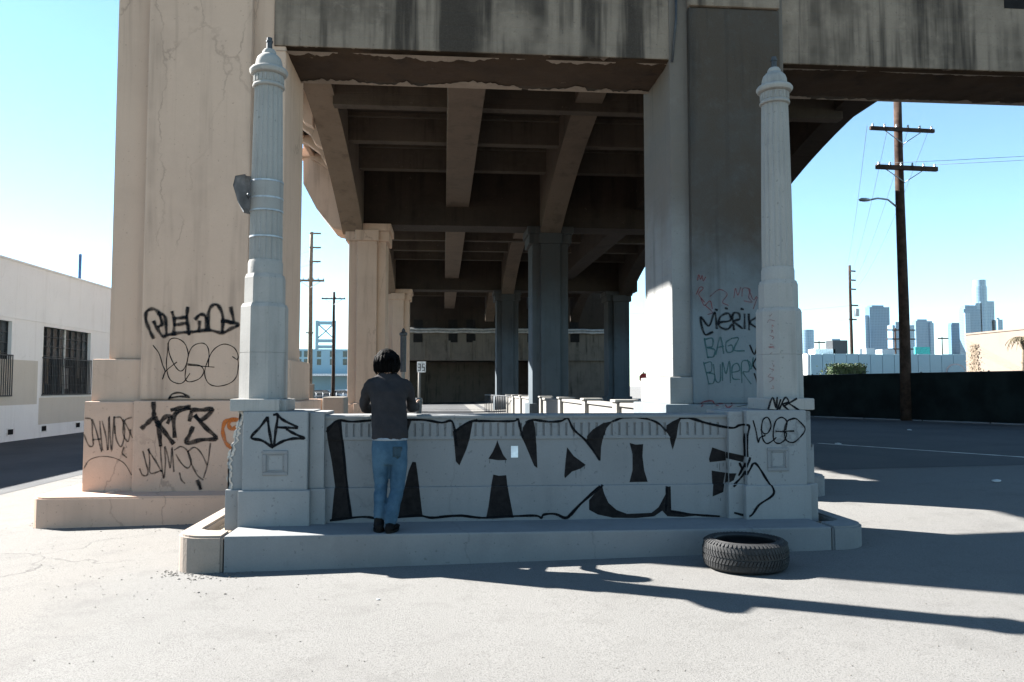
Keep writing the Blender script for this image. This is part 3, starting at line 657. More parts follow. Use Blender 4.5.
spans = [(YBB - .05, BENT[0] + .13), (BENT[0] + 1.35, BENT[1] + .13), (BENT[1] + 1.35, BENT[2])]
for si, (y0, y1) in enumerate(spans):
    for ci, cx in enumerate((-3.50, 4.16, 11.95)):
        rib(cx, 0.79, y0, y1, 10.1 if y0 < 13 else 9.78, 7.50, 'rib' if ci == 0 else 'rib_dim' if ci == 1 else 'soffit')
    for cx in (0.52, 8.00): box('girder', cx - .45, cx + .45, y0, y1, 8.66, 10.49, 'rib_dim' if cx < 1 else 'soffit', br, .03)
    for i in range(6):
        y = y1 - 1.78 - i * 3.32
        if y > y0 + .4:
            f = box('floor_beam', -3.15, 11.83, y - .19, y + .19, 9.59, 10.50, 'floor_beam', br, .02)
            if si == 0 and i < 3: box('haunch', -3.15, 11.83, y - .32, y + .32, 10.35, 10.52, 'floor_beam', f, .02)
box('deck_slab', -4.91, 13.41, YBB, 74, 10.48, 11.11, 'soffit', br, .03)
box('deck_edge', -5.09, -4.91, YBB, 74, 10.35, 11.24, 'tan_paint', br, .04)
for i in range(26):
    y = 12.8 + i * 2.2
    prism('bracket', [(-3.90, 9.37), (-3.90, 10.47), (-5.05, 10.47), (-5.05, 10.26), (-4.79, 10.16), (-4.39, 9.87), (-4.17, 9.50)], 'Y', y, y + .4, 'tan_paint', br, .02)
    box('parapet_panel', -5.07, -4.84, y + .08, y + 2.1, 11.24, 12.18, 'tan_paint', br, .03)
for y in BENT[:2]:
    prism('corbel_bay', [(-3.83, 7.59), (-4.26, 7.68), (-4.87, 8.43), (-5.37, 9.37), (-5.42, 12.35), (-3.83, 12.35)], 'Y', y - .28, y + 1.8, 'tan_paint', br, .06)
    box('corbel_band', -5.50, -3.83, y - .37, y + 1.9, 10.38, 10.72, 'tan_paint', br, .05)
box('parapet_wall_top', 13.29, 13.57, YBB, 74, 11.06, 12.18, 'beam', br, .03)
# ragged pale spalling along both edges of the portal beam's underside
def spall(x0, x1, y0, y1, seed, parent):
    bm = bmesh.new(); n = int((x1 - x0) * 30); run = None; sg = 1 if y1 > y0 else -1
    for i in range(n + 1):
        x = x0 + (x1 - x0) * i / n; wv = .5 + .9 * noise.noise((x * .9, seed, 0)) + .55 * noise.noise((x * 4.2, seed, 2)) + .35 * noise.noise((x * 15, seed, 4))
        wv = max(0, wv - .12) * abs(y1 - y0)
        if wv <= .002: run = None; continue
        cur = (bm.verts.new((x, y0, ZB - .016)), bm.verts.new((x, y0 + sg * wv, ZB - .014)))
        if run: bm.faces.new((run[0], cur[0], cur[1], run[1]))
        run = cur
    return tag(fin('spalled_edge', bm, 'spall', parent), kind='stuff')
spall(XU(276, YB, 40), prx0, YB + .012, YB + .22, 1.7, beamM); spall(XU(276, YB, 40), prx0, YBB - .03, YBB - .30, 5.2, beamM)
spall(prx1, 14, YB + .012, YB + .10, 8.1, beamR); spall(prx1, 14, YBB - .03, YBB - .2, 3.3, beamR)

# graffiti on the piers
def s_pil(x, z): return 10.86 if z > zlt else (10.77 if x > XU(132.5, 10.77, 440) else 10.84)
K1 = (135, 295, 6.82); K2 = (75, 390, 6.02)
GP = lambda nm, ls, vw, mt, wd, **k: strokes(nm, ls, vw, s_pil, mt, pierL, wd, (zlt,), (), **k)
GP('graffiti_tag', [[(125, 290), (100, 240), (75, 170), (80, 115), (120, 95), (160, 120), (185, 195), (165, 215)], [(165, 125), (205, 150), (215, 265)], [(130, 185), (150, 225), (190, 280), (240, 268), (330, 255), (395, 252), (500, 240), (595, 258), (650, 232), (705, 205), (640, 180), (595, 180)],
                    [(255, 120), (268, 170), (265, 268)], [(270, 160), (350, 152)], [(275, 205), (350, 192)], [(360, 90), (355, 150), (368, 265)], [(415, 162), (450, 132), (485, 155), (488, 240)], [(440, 185), (438, 245)], [(505, 240), (500, 140), (520, 80), (565, 70), (600, 150), (595, 250)], [(600, 175), (670, 185), (655, 90)]], K1, 'spray_soft', 5.0)
GP('graffiti_outline', [[(125, 345), (165, 400), (190, 480), (205, 520), (188, 575), (210, 520), (285, 458)], [(225, 330), (235, 400), (265, 470), (300, 515), (330, 510), (355, 460), (362, 390), (335, 325), (280, 295), (235, 310), (222, 390), (215, 480), (235, 570), (285, 602), (330, 595), (375, 535)],
                        [(500, 490), (505, 400), (490, 345), (450, 328), (395, 350), (365, 410), (345, 520), (345, 575), (375, 592), (440, 570), (470, 520), (440, 480), (360, 470)], [(360, 478), (540, 492)],
                        [(665, 420), (700, 440), (700, 400), (670, 355), (605, 335), (540, 370), (500, 440), (475, 530), (500, 600), (560, 622), (640, 605), (690, 560), (705, 480), (700, 430)]], K1, 'spray_black', 1.0)
GP('graffiti_tag', [[(565, 52), (590, 22), (640, 18), (690, 45), (640, 38), (570, 48)]], K2, 'spray_soft', 2.6)
GP('graffiti_tag', [[(472, 80), (475, 130), (470, 165), (430, 205), (405, 228)], [(485, 170), (505, 240), (515, 330)], [(500, 215), (540, 165), (575, 158), (560, 195)], [(500, 195), (545, 260), (590, 318)], [(585, 120), (640, 108), (690, 105), (600, 150), (600, 278)], [(700, 140), (690, 180)], [(700, 120), (760, 120), (830, 118), (760, 180), (720, 150), (790, 230), (850, 290), (760, 300), (672, 320), (690, 270), (708, 228)]], K2, 'spray_mid', 5.2)
GP('graffiti_tag', [[(410, 370), (425, 430), (440, 490), (430, 515), (405, 510), (390, 475)], [(445, 355), (450, 430), (455, 500), (520, 485)], [(440, 360), (480, 420), (520, 490)], [(515, 335), (520, 430), (535, 530), (545, 430), (540, 340), (560, 400), (575, 470), (585, 345), (595, 490)], [(600, 360), (640, 340), (680, 370), (700, 430), (680, 470), (640, 440), (610, 390)], [(680, 370), (720, 345), (760, 380), (795, 450)], [(680, 375), (700, 440), (735, 510), (770, 540)], [(815, 322), (800, 440), (775, 525)], [(630, 500), (640, 540), (660, 560)]], K2, 'spray_thin', 2.2)
GP('graffiti_tag', [[(740, 550), (755, 590)]], K2, 'spray_soft', 5.5)
GP('graffiti_tag', [[(65, 170), (100, 180), (105, 260), (110, 330), (85, 335), (55, 270)], [(105, 180), (130, 250), (160, 370)], [(110, 300), (150, 295)], [(150, 190), (155, 260), (165, 360)], [(165, 190), (185, 270), (200, 360), (205, 160), (220, 370), (235, 160), (240, 260)], [(240, 165), (280, 170), (300, 250), (280, 340), (250, 300), (240, 220)], [(340, 165), (300, 185), (290, 260), (320, 310), (335, 240)], [(290, 180), (320, 230), (345, 285)], [(295, 345), (285, 380), (310, 405)]], K2, 'spray_thin', 2.2)
GP('graffiti_outline', [[(55, 470), (90, 420), (160, 400), (240, 410), (300, 445), (340, 510)]], K2, 'spray_thin', 1.4)
GP('graffiti_tag', [[(970, 225), (940, 235), (925, 205), (945, 175), (975, 180)], [(960, 180), (910, 185), (890, 240), (905, 310), (935, 345)]], K2, 'spray_orange', 4.5)
def s_pr(x, z): return 10.86 if z > ZV(404, 10.86, 720) else 10.76
K3 = (685, 260, 4.4)
GR = lambda ls, mt, wd, nm='graffiti_tag': strokes(nm, ls, K3, s_pr, mt, pierR, wd)
GR([[(120, 318), (85, 325), (68, 250), (105, 290), (130, 230), (140, 300)], [(150, 275), (200, 265), (190, 235), (155, 250), (150, 290), (185, 305), (205, 285)], [(215, 305), (210, 240), (235, 235), (240, 260), (215, 270), (250, 300)], [(262, 240), (262, 300)], [(135, 218), (140, 220)], [(178, 212), (184, 214)], [(248, 215), (254, 217)], [(280, 240), (282, 305)], [(318, 250), (285, 275), (318, 300)]], 'spray_soft', 3.4)
GR([[(85, 345), (100, 430)], [(85, 350), (120, 345), (120, 380), (95, 385), (130, 395), (125, 425), (100, 428)], [(135, 415), (155, 340), (170, 410)], [(142, 385), (168, 380)], [(205, 345), (180, 365), (185, 405), (210, 400), (205, 375), (190, 378)], [(205, 345), (235, 345), (215, 395), (260, 400)]], 'spray_teal', 1.8)
GR([[(82, 450), (105, 545)], [(85, 455), (115, 450), (115, 490), (95, 495), (130, 505), (125, 540), (105, 545)], [(125, 460), (135, 530), (155, 530), (155, 460)], [(165, 530), (165, 450), (180, 500), (195, 445), (200, 540)], [(205, 495), (240, 485), (230, 455), (208, 470), (210, 520), (240, 525)], [(250, 540), (250, 450), (285, 450), (280, 490), (255, 495), (290, 545)], [(300, 430), (290, 480), (275, 440)]], 'spray_teal', 1.6)
random.seed(11)
GR([[(50, 150), (65, 120), (80, 125), (60, 150), (85, 185)], [(55, 90), (60, 65), (68, 85), (75, 68), (80, 92), (90, 75)], [(110, 160), (150, 130), (185, 150), (165, 185), (190, 200)], [(215, 165), (222, 125), (232, 155), (245, 120)], [(250, 160), (255, 125), (285, 130), (280, 165), (295, 185), (260, 180)], [(280, 130), (300, 175), (315, 160)], [(90, 200), (120, 230), (100, 240)], [(300, 215), (318, 165)], [(70, 170), (85, 200), (110, 180), (120, 215)]], 'spray_red', 1.0, 'graffiti_scribble')
GR([[(285, 375), (305, 415), (318, 375)], [(318, 425), (300, 460), (318, 490)], [(305, 500), (318, 540)]], 'spray_black', 1.8)
GR([[(72, 645), (80, 625), (120, 620), (140, 640), (150, 632), (175, 635), (190, 650), (205, 630)]], 'spray_red', 1.8)
GR([[(230, 645), (290, 632)]], 'spray_thin', 1.2)

# ------------------------------------------------------------------ tyre
tc = PG(745.5, 567); TX, TY = tc.x, tc.y; TZ = gz(TX, TY); TR, TW = .375, .25
ty = empty('tyre', (TX, TY, TZ), 'worn black car tyre lying flat on the ground in front of the plinth', 'tyre')
prof = [(.262, .03), (.255, .012), (.275, .006), (.31, .0), (.335, .008), (.356, .03), (.360, .055), (.361, .125), (.360, .195), (.356, .22), (.335, .242), (.31, .25), (.28, .246), (.256, .238), (.262, .22), (.285, .20), (.31, .17), (.325, .125), (.31, .08), (.285, .05)]
bm = bmesh.new(); seg = 96; rings = []
for r, z in prof: rings.append([bm.verts.new((TX + r * math.cos(2 * math.pi * i / seg), TY + r * math.sin(2 * math.pi * i / seg), TZ + .003 + z)) for i in range(seg)])
for i in range(len(rings)):
    A_, B_ = rings[i], rings[(i + 1) % len(rings)]
    for j in range(seg): bm.faces.new((A_[j], A_[(j + 1) % seg], B_[(j + 1) % seg], B_[j]))
fin('carcass', bm, 'rubber_side', ty, True)
bm = bmesh.new(); NB = 72
def tp(a, z, r): return (TX + r * math.cos(a), TY + r * math.sin(a), TZ + .003 + z)
for row, (z0, z1, sk) in enumerate(((.028, .072, .5), (.078, .118, .6), (.132, .172, -.6), (.178, .222, -.5))):
    for i in range(NB):
        a0 = 2 * math.pi * (i + .5 * (row % 2)) / NB; da = 2 * math.pi / NB * .66; s_ = sk * 2 * math.pi / NB
        r0, r1 = .355, .372 if row in (1, 2) else .368
        vs = []
        for rr in (r0, r1):
            for (aa, z) in ((a0, z0), (a0 + da, z0), (a0 + da + s_, z1), (a0 + s_, z1)):
                edge = .010 if (row == 0 and z == z0) or (row == 3 and z == z1) else 0
                vs.append(bm.verts.new(tp(aa, z, rr - (edge if rr == r1 else 0))))
        for f in ((0, 1, 2, 3), (4, 5, 6, 7), (0, 1, 5, 4), (1, 2, 6, 5), (2, 3, 7, 6), (3, 0, 4, 7)): bm.faces.new([vs[q] for q in f])
tag(fin('tread', bm, 'rubber', ty), kind='stuff')
bm = bmesh.new()
for i in range(60):   # shoulder lugs
    a0 = 2 * math.pi * i / 60; da = 2 * math.pi / 60 * .5; vs = []
    for rr, z in ((.330, .243), (.357, .226), (.330, .250), (.3625, .229)):
        vs += [bm.verts.new(tp(a0, z, rr)), bm.verts.new(tp(a0 + da, z, rr))]
    for f in ((0, 1, 3, 2), (4, 5, 7, 6), (0, 1, 5, 4), (2, 3, 7, 6), (0, 2, 6, 4), (1, 3, 7, 5)): bm.faces.new([vs[q] for q in f])
tag(fin('shoulder_lugs', bm, 'rubber', ty), kind='stuff')
bm = bmesh.new()
for r_ in (.295, .310, .275):
    rr = [[bm.verts.new(tp(2 * math.pi * i / 72, .25 + h - abs(r_ - .29) * .12, r_ + d)) for i in range(72)] for d, h in ((-.003, -.002), (0, .003), (.003, -.002))]
    for A_, B_ in zip(rr, rr[1:]):
        for i in range(72): bm.faces.new((A_[i], A_[(i + 1) % 72], B_[(i + 1) % 72], B_[i]))
fin('sidewall_rings', bm, 'rubber_side', ty, True)

# ------------------------------------------------------------------ person
def loft_bm(bm, rings, seg=20):
    """rings: (center, axis_a * ra, axis_b * rb)"""
    rs = []
    for c, a, b in rings: rs.append([bm.verts.new(c + a * math.cos(2 * math.pi * i / seg) + b * math.sin(2 * math.pi * i / seg)) for i in range(seg)])
    for A_, B_ in zip(rs, rs[1:]):
        for i in range(seg): bm.faces.new((A_[i], A_[(i + 1) % seg], B_[(i + 1) % seg], B_[i]))
    for rr, c in ((rs[0], rings[0]), (rs[-1], rings[-1])):
        bm.faces.new(rr)
def limb_bm(bm, pts, rad, seg=16, sub=5, flat=1.0):
    v3 = [Vector(p) for p in pts]; q = [v3[0] * 2 - v3[1]] + v3 + [v3[-1] * 2 - v3[-2]]; cs, rr = [], []
    for i in range(1, len(q) - 2):
        for k in range(sub):
            t = k / sub; a, b, c, d = q[i - 1], q[i], q[i + 1], q[i + 2]
            cs.append(.5 * ((2 * b) + (c - a) * t + (2 * a - 5 * b + 4 * c - d) * t * t + (3 * b - a - 3 * c + d) * t ** 3))
            rr.append(rad[i - 1] + (rad[i] - rad[i - 1]) * t)
    cs.append(v3[-1]); rr.append(rad[-1]); rings = []
    for i, c in enumerate(cs):
        d = (cs[min(i + 1, len(cs) - 1)] - cs[max(i - 1, 0)]).normalized()
        a = d.cross(Vector((0, 1, 0)) if abs(d.y) < .8 else Vector((0, 0, 1))).normalized(); b = d.cross(a).normalized(); rings.append((c, a * rr[i], b * rr[i] * flat))
    loft_bm(bm, rings, seg)
    for c, r in ((cs[0], rr[0]), (cs[-1], rr[-1])):
        bmesh.ops.create_icosphere(bm, subdivisions=2, radius=r * .97, matrix=Matrix.Translation(c))
def remeshed(name, bm, vox, mat, parent, smooth=4, disp=None):
    bmesh.ops.recalc_face_normals(bm, faces=bm.faces[:])
    me = bpy.data.meshes.new(name + '_src'); bm.to_mesh(me); bm.free(); o = bpy.data.objects.new(name + '_src', me); COL.objects.link(o)
    m = o.modifiers.new('r', 'REMESH'); m.mode = 'VOXEL'; m.voxel_size = vox
    m = o.modifiers.new('s', 'SMOOTH'); m.iterations = smooth; m.factor = .6
    dg = bpy.context.evaluated_depsgraph_get(); dg.update(); nm = bpy.data.meshes.new_from_object(o.evaluated_get(dg)); nm.name = name
    bpy.data.objects.remove(o)
    if disp:
        ns = [v.normal.copy() for v in nm.vertices]
        for v, nrm in zip(nm.vertices, ns): v.co = v.co + nrm * disp(v.co)
    nm.materials.clear()
    return link(name, nm, mat, parent, True)
YH = 7.86
def pp(u, v, y=YH): return P(u, v, y)
pe = empty('person', (pp(388, 440).x, 7.72, ZPL), 'person in dark grey long sleeved top and blue jeans leaning on the parapet', 'person')
ux = Vector((1, 0, 0)); uy = Vector((0, 1, 0))
# torso rings: u centre, v, half width (m), half depth, y
TOR = [(389.8, 439, .176, .125, 7.80), (389.8, 430, .178, .122, 7.82), (389.6, 420, .172, .115, 7.85), (389, 410, .170, .112, 7.88), (388.3, 400, .178, .115, 7.90), (388, 391, .196, .115, 7.92), (387.8, 385, .198, .105, 7.94), (387.6, 379.5, .165, .088, 7.96), (387.4, 375.5, .115, .075, 7.98), (387.3, 372.5, .075, .065, 7.99)]
def torso(bm, k=1.0, dz=0): loft_bm(bm, [(pp(u, v, y) + Vector((0, 0, dz)), ux * hw * k, uy * hd * k) for u, v, hw, hd, y in TOR], 28)
shL, shR = pp(370.0, 385.5, 7.95), pp(406.5, 385.5, 7.95)
elL = pp(364.8, 411, 8.10); elL.z = max(elL.z, 1.44); elR = pp(412.0, 411, 8.10); elR.z = max(elR.z, 1.44)
wrL = Vector((elL.x + .10, 8.34, 1.41)); wrR = Vector((elR.x + .035, 8.34, 1.435))
mL = shL.lerp(elL, .5) + Vector((-.012, -.02, 0)); mR = shR.lerp(elR, .5) + Vector((.012, -.02, 0))
bm = bmesh.new(); torso(bm)
limb_bm(bm, [shL + Vector((.05, 0, .0)), shL, mL, elL, elL.lerp(wrL, .5), wrL], [.066, .064, .058, .053, .049, .041])
limb_bm(bm, [shR - Vector((.05, 0, .0)), shR, mR, elR, elR.lerp(wrR, .5), wrR], [.066, .064, .058, .053, .049, .041])
def wr1(c): return .010 * noise.noise((c.x * 9, c.y * 9, c.z * 7)) + .004 * noise.noise((c.x * 22, c.y * 22, c.z * 16)) - .010 * abs(noise.noise((c.x * 8 + c.z * 10, 3, c.z * 5)))
remeshed('shirt', bm, .011, 'shirt', pe, 5, wr1)
bm = bmesh.new(); loft_bm(bm, [(pp(389.8, v, 7.80), ux * hw, uy * hd) for v, hw, hd in ((440.2, .173, .123), (437, .168, .118))], 28); remeshed('undershirt_hem', bm, .009, 'undershirt', pe, 2)
# legs
hipL, hipR = pp(381.5, 447, 7.79), pp(398, 447, 7.79)
knL, knR = pp(381.0, 486, 7.77), pp(397.2, 487, 7.73)
anL, anR = pp(379.2, 517, 7.665), pp(390.8, 521, 7.615)
bm = bmesh.new()
loft_bm(bm, [(pp(389.7, v, 7.80), ux * hw, uy * hd) for v, hw, hd in ((437, .160, .110), (443, .168, .120), (450, .172, .128), (458, .172, .128), (464, .165, .120))], 28)
limb_bm(bm, [hipL, pp(380.6, 462, 7.785), knL, knL.lerp(anL, .55) + Vector((0, -.012, 0)), anL], [.088, .086, .064, .059, .056], flat=1.12)
limb_bm(bm, [hipR, pp(398.6, 462, 7.78), knR, knR.lerp(anR, .55) + Vector((0, -.012, 0)), anR], [.088, .086, .067, .063, .061], flat=1.12)
def wr2(c):
    kz = math.exp(-((c.z - knL.z) / .10) ** 2) + math.exp(-((c.z - anL.z - .05) / .10) ** 2)
    return .005 * noise.noise((c.x * 8, c.y * 8, c.z * 6)) + .008 * kz * noise.noise((c.x * 9, c.y * 9, c.z * 30)) + .003 * noise.noise((c.x * 25, c.y * 25, c.z * 12))
jeans = remeshed('jeans', bm, .011, 'denim', pe, 4, wr2)
for u0, u1 in ((393, 402),):
    a = pp(u0, 447, 7.665); b = pp(u1, 457, 7.665); bm = bmesh.new(); rows = []
    for j in range(5):
        row = []
        for i in range(5):
            x = a.x + (b.x - a.x) * i / 4; z = a.z + (b.z - a.z) * j / 4 - (.02 if j == 4 and i == 2 else 0)
            cx = pp(389.7, 450, 7.8).x; y = 7.80 - .128 * math.sqrt(max(.05, 1 - ((x - cx) / .178) ** 2)) - .004; row.append(bm.verts.new((x, y, z)))
        rows.append(row)
    for A_, B_ in zip(rows, rows[1:]):
        for i in range(4): bm.faces.new((A_[i], A_[i + 1], B_[i + 1], B_[i]))
    bmesh.ops.solidify(bm, geom=bm.faces[:], thickness=.004); fin('back_pocket', bm, 'denim_pale', jeans, True)
# shoes
def shoe(an, rot, zb):
    bm = bmesh.new(); M = Matrix.Translation((an.x, an.y, 0)) @ Matrix.Rotation(rot, 4, 'Z'); rg = []
    for y, hw, h, z0 in ((-.075, .028, .05, 0), (-.06, .04, .075, 0), (-.02, .044, .09, 0), (.04, .046, .085, 0), (.09, .048, .062, 0), (.14, .047, .05, 0), (.18, .038, .04, 0), (.205, .02, .03, 0)):
        rg.append((M @ Vector((0, y, zb + h / 2 + .012)), (M.to_3x3() @ ux) * hw, Vector((0, 0, 1)) * h / 2))
    loft_bm(bm, rg, 20); limb_bm(bm, [Vector((an.x, an.y, zb + .06)), Vector((an.x, an.y + .0, an.z + .02))], [.05, .045]); s = remeshed('shoe', bm, .009, 'shoe', pe, 3)
    bm = bmesh.new(); o_ = []
    for i in range(24):
        t = 2 * math.pi * i / 24; y = .065 + .145 * math.sin(t); x = .05 * math.cos(t) * (1 - .15 * math.sin(t)); o_.append(M @ Vector((x, y, 0)))
    A_ = [bm.verts.new((p.x, p.y, zb + .001)) for p in o_]; B_ = [bm.verts.new((p.x, p.y, zb + .024)) for p in o_]
    bm.faces.new(A_); bm.faces.new(B_)
    for i in range(24): bm.faces.new((A_[i], A_[(i + 1) % 24], B_[(i + 1) % 24], B_[i]))
    fin('sole', bm, 'sole', s)
shoe(anL + Vector((0, -.005, 0)), R(8), ZPL); shoe(anR + Vector((0, -.005, 0)), R(-14), ZPL)
# body: head, neck, core, arms and hands as one surface
hc = pp(387, 361, 8.03)
bm = bmesh.new(); torso(bm, .82, -.01)
limb_bm(bm, [pp(387.3, 378, 7.97), pp(387.2, 371, 8.0), hc + Vector((0, -.01, -.06))], [.068, .056, .058])
loft_bm(bm, [(hc + Vector((0, .012 + oy, z)), ux * a, uy * b) for z, a, b, oy in ((-.118, .03, .035, .055), (-.105, .045, .062, .03), (-.08, .058, .083, .012), (-.04, .068, .094, .004), (0, .074, .098, 0), (.045, .073, .096, -.004), (.08, .06, .08, -.006), (.105, .035, .05, -.008), (.115, .012, .018, -.008))], 24)
limb_bm(bm, [hc + Vector((0, .105, .01)), hc + Vector((0, .124, -.032)), hc + Vector((0, .108, -.042))], [.010, .014, .010], 10, 3)
for sx in (-1, 1): loft_bm(bm, [(hc + Vector((sx * (.074 + d), -.004, -.012)), uy * a, Vector((0, 0, 1)) * b) for d, a, b in ((-.012, .016, .028), (.004, .019, .033), (.012, .012, .024))], 12)
def hand(bm, wr, el, d, palm_n, curl, sx):
    d = d.normalized(); n_ = palm_n.normalized(); s_ = d.cross(n_).normalized() * sx
    limb_bm(bm, [el, el.lerp(wr, .5), wr], [.040, .036, .027], 14, 4)
    loft_bm(bm, [(wr + d * t, s_ * a, n_ * b) for t, a, b in ((-.01, .026, .021), (.03, .034, .017), (.07, .041, .015), (.09, .038, .012))], 16)
    for k, (off, ln) in enumerate(((-.030, .062), (-.010, .074), (.011, .080), (.031, .072))):
        b0 = wr + d * .082 + s_ * off; p = [b0]; dd = d.copy()
        for j, f in enumerate((.45, .32, .23)):
            ang = curl * (.55 + .3 * j); dd = (Matrix.Rotation(ang, 3, s_ * sx) @ dd); p.append(p[-1] + dd * ln * f)
        limb_bm(bm, p, [.0095, .009, .0082, .0072], 10, 3)
    tb = wr + d * .025 + s_ * .030; limb_bm(bm, [tb, tb + s_ * .026 + d * .022 + n_ * .012, tb + s_ * .032 + d * .05 + n_ * .028, tb + s_ * .022 + d * .072 + n_ * .036], [.014, .0115, .010, .0085], 10, 3)
cupc = Vector((pp(418.8, 400, 8.44).x, 8.44, 1.36))
hand(bm, wrR, elR, Vector((.02, 1, .12)), Vector((1, 0, 0)), .75, -1)
hand(bm, wrL, elL, Vector((.35, 1, -.05)), Vector((0, .05, -1)), .3, 1)
for s0, m0, e0 in ((shL, mL, elL), (shR, mR, elR)): limb_bm(bm, [s0.lerp(pp(387.6, 384, 7.95), .4), s0, m0, e0], [.05, .055, .042, .040])
body = remeshed('body', bm, .0065, 'skin', pe, 2)
# facial features (turned away from the view)
bm = bmesh.new()
for sx in (-1, 1): bmesh.ops.create_uvsphere(bm, u_segments=12, v_segments=8, radius=.012, matrix=Matrix.Translation(hc + Vector((sx * .03, .092, .0))))
fin('eyes', bm, 'sign_white', body, True)
bm = bmesh.new(); limb_bm(bm, [hc + Vector((-.024, .092, -.072)), hc + Vector((0, .100, -.072)), hc + Vector((.024, .092, -.072))], [.004, .008, .004], 8, 3); fin('mouth', bm, 'red_clay', body, True)
# hair: cap of locks falling from the crown to the nape
bm = bmesh.new(); random.seed(5); crown = hc + Vector((.0, -.012, .122))
loft_bm(bm, [(hc + Vector((0, -.020 + oy, z)), ux * a, uy * b) for z, a, b, oy in ((-.118, .085, .055, -.03), (-.10, .108, .078, -.028), (-.06, .124, .098, -.02), (-.01, .126, .108, -.008), (.04, .116, .108, 0), (.08, .094, .092, 0), (.11, .058, .06, 0), (.124, .022, .025, 0))], 30)
hair = remeshed('hair', bm, .01, 'hair', pe, 3, lambda c: .010 * noise.noise((math.atan2(c.y - hc.y + .02, c.x - hc.x) * 9, c.z * 5, 1)) - .002)
bm = bmesh.new()
for i in range(150):
    a = random.uniform(0, 2 * math.pi)
    if math.sin(a) > .72: continue
    ez = random.uniform(-.135, -.085) if math.sin(a) < .3 else random.uniform(-.12, -.06); pts = []; jit = random.uniform(.97, 1.06); aw = random.uniform(-.12, .12)
    for t in (0, .18, .4, .65, .85, 1):
        z = .122 + (ez - .122) * t; rr = math.sin(min(1, t * 1.9) * math.pi / 2) * jit; bot = 1 - .22 * max(0, (t - .75) / .25) ** 2
        pts.append(hc + Vector((.124 * rr * bot * math.cos(a + aw * t), -.02 - .012 * t + .108 * rr * bot * math.sin(a + aw * t), z)))
    tube_bm(bm, pts, [.004, .008, .009, .008, .006, .0015], 5)
tag(fin('hair_locks', bm, 'hair', hair, True), kind='stuff')
# cup in the right hand, standing on the coping
cu = lathe('cup', [(.030, 1.363), (.031, 1.37), (.038, 1.50), (.040, 1.502), (.040, 1.512), (.036, 1.515), (.034, 1.527), (.0, 1.528)][:-1], cupc.x, cupc.y, 'cup', None, 24)
tag(cu, 'dark drinking cup held on the coping in the right hand', 'cup')

# ------------------------------------------------------------------ white building on the left
WXW = -14.6
def wy(u): return PX(u, 386, WXW).y
def wz(u, v): return PX(u, v, WXW).z
wb = empty('white_building', (WXW - 6, 40, gz(-16)), 'long white painted industrial building with barred steel windows on the left', 'building')
ztop = 5.9
y0, y1 = 12.5, 76.0
wins = []
for k in range(-2, 7):
    a = wy(42) + k * 6.1; wins.append((a, a + 3.93))
wzt, wzb = 3.84, 1.34
wall = None
def wseg(ya, yb, za, zb, mat='white_wall'): return box('wall', WXW - .35, WXW, ya, yb, za, zb, mat, wb, 0)
wseg(y0, y1, wzt, ztop); wseg(y0, y1, -.7, wzb)
edges = [y0] + [q for ab in wins for q in ab if y0 < q < y1] + [y1]
for i in range(0, len(edges) - 1, 2): wseg(edges[i], edges[i + 1], wzb, wzt)
box('string_course', WXW - .1, WXW + .02, y0, y1, wzt + .12, wzt + .17, 'white_wall', wb, 0)
box('coping', WXW - .4, WXW + .04, y0 - .05, y1, ztop, ztop + .07, 'white_wall', wb, .01)
box('roof', WXW - 14, WXW - .38, y0, y1, ztop - .5, ztop - .3, 'block_concrete', wb, 0)
box('end_wall', WXW - 14, WXW - .36, y0, y0 + .35, -.7, ztop, 'white_wall', wb, 0)
box('paint_patch', WXW - .05, WXW + .003, wy(42) - 3.9, wy(42) - .35, 1.0, 2.55, 'beige_patch', wb, 0)
box('paint_patch', WXW - .05, WXW + .0035, wy(42) - .2, wy(42) + 7.2, .25, 1.22, 'beige_patch', wb, 0)
for (a, b) in wins:
    if b > 60 or a < 20: 
        box('window', WXW - .2, WXW - .15, a, b, wzb, wzt, 'glass_dark', wb, 0); continue
    wn = box('window', WXW - .2, WXW - .17, a, b, wzb, wzt, 'pane_bluish', wb, 0)
    nc, nr = 8, 7
    for i in range(nc + 1):
        y = a + (b - a) * i / nc; t = .05 if i in (0, 4, nc) else .018
        box('mullion', WXW - .17, WXW - .12, y - t / 2, y + t / 2, wzb, wzt, 'trim_white' if i == 4 else 'steel_dark', wn, 0)
    for j in range(nr + 1):
        z = wzb + (wzt - wzb) * j / nr; box('glazing_bar', WXW - .168, WXW - .128, a, b, z - .012, z + .012, 'steel_dark', wn, 0)
    zc = wzb + 1.35; g = box('security_grille', WXW - .02, WXW + .06, a - .05, b + .05, zc - .02, zc + .02, 'steel_dark', wn, 0)
    box('grille_rail', WXW - .02, WXW + .06, a - .05, b + .05, wzb - .04, wzb, 'steel_dark', g, 0)
    for i in range(31):
        y = a - .04 + (b - a + .08) * i / 30; box('bar', WXW + .03, WXW + .055, y - .011, y + .011, wzb, zc, 'steel_dark', g, 0)
    for i in range(5):      # things pressed against the inside of the panes
        yy = a + random.random() * (b - a - .7); box('blind', WXW - .168, WXW - .165, yy, yy + random.uniform(.3, .7), wzb + random.uniform(0, .9), wzb + random.uniform(1.0, 1.5), random.choice(['vine', 'block_concrete', 'pipe', 'leaf']), wn, 0)
for u, v in ((43.5, 428.5), (77.5, 425), (10, 432)):
    p = PX(u, v, WXW); f = box('vent', WXW - .04, WXW + .015, p.y - .26, p.y + .26, p.z - .13, p.z + .13, 'trim_white', wb, .01)
    box('vent_opening', WXW + .002, WXW + .018, p.y - .17, p.y + .17, p.z - .09, p.z + .09, 'hole', f, 0)
pz = PX(79.5, 282, WXW - 1.0)
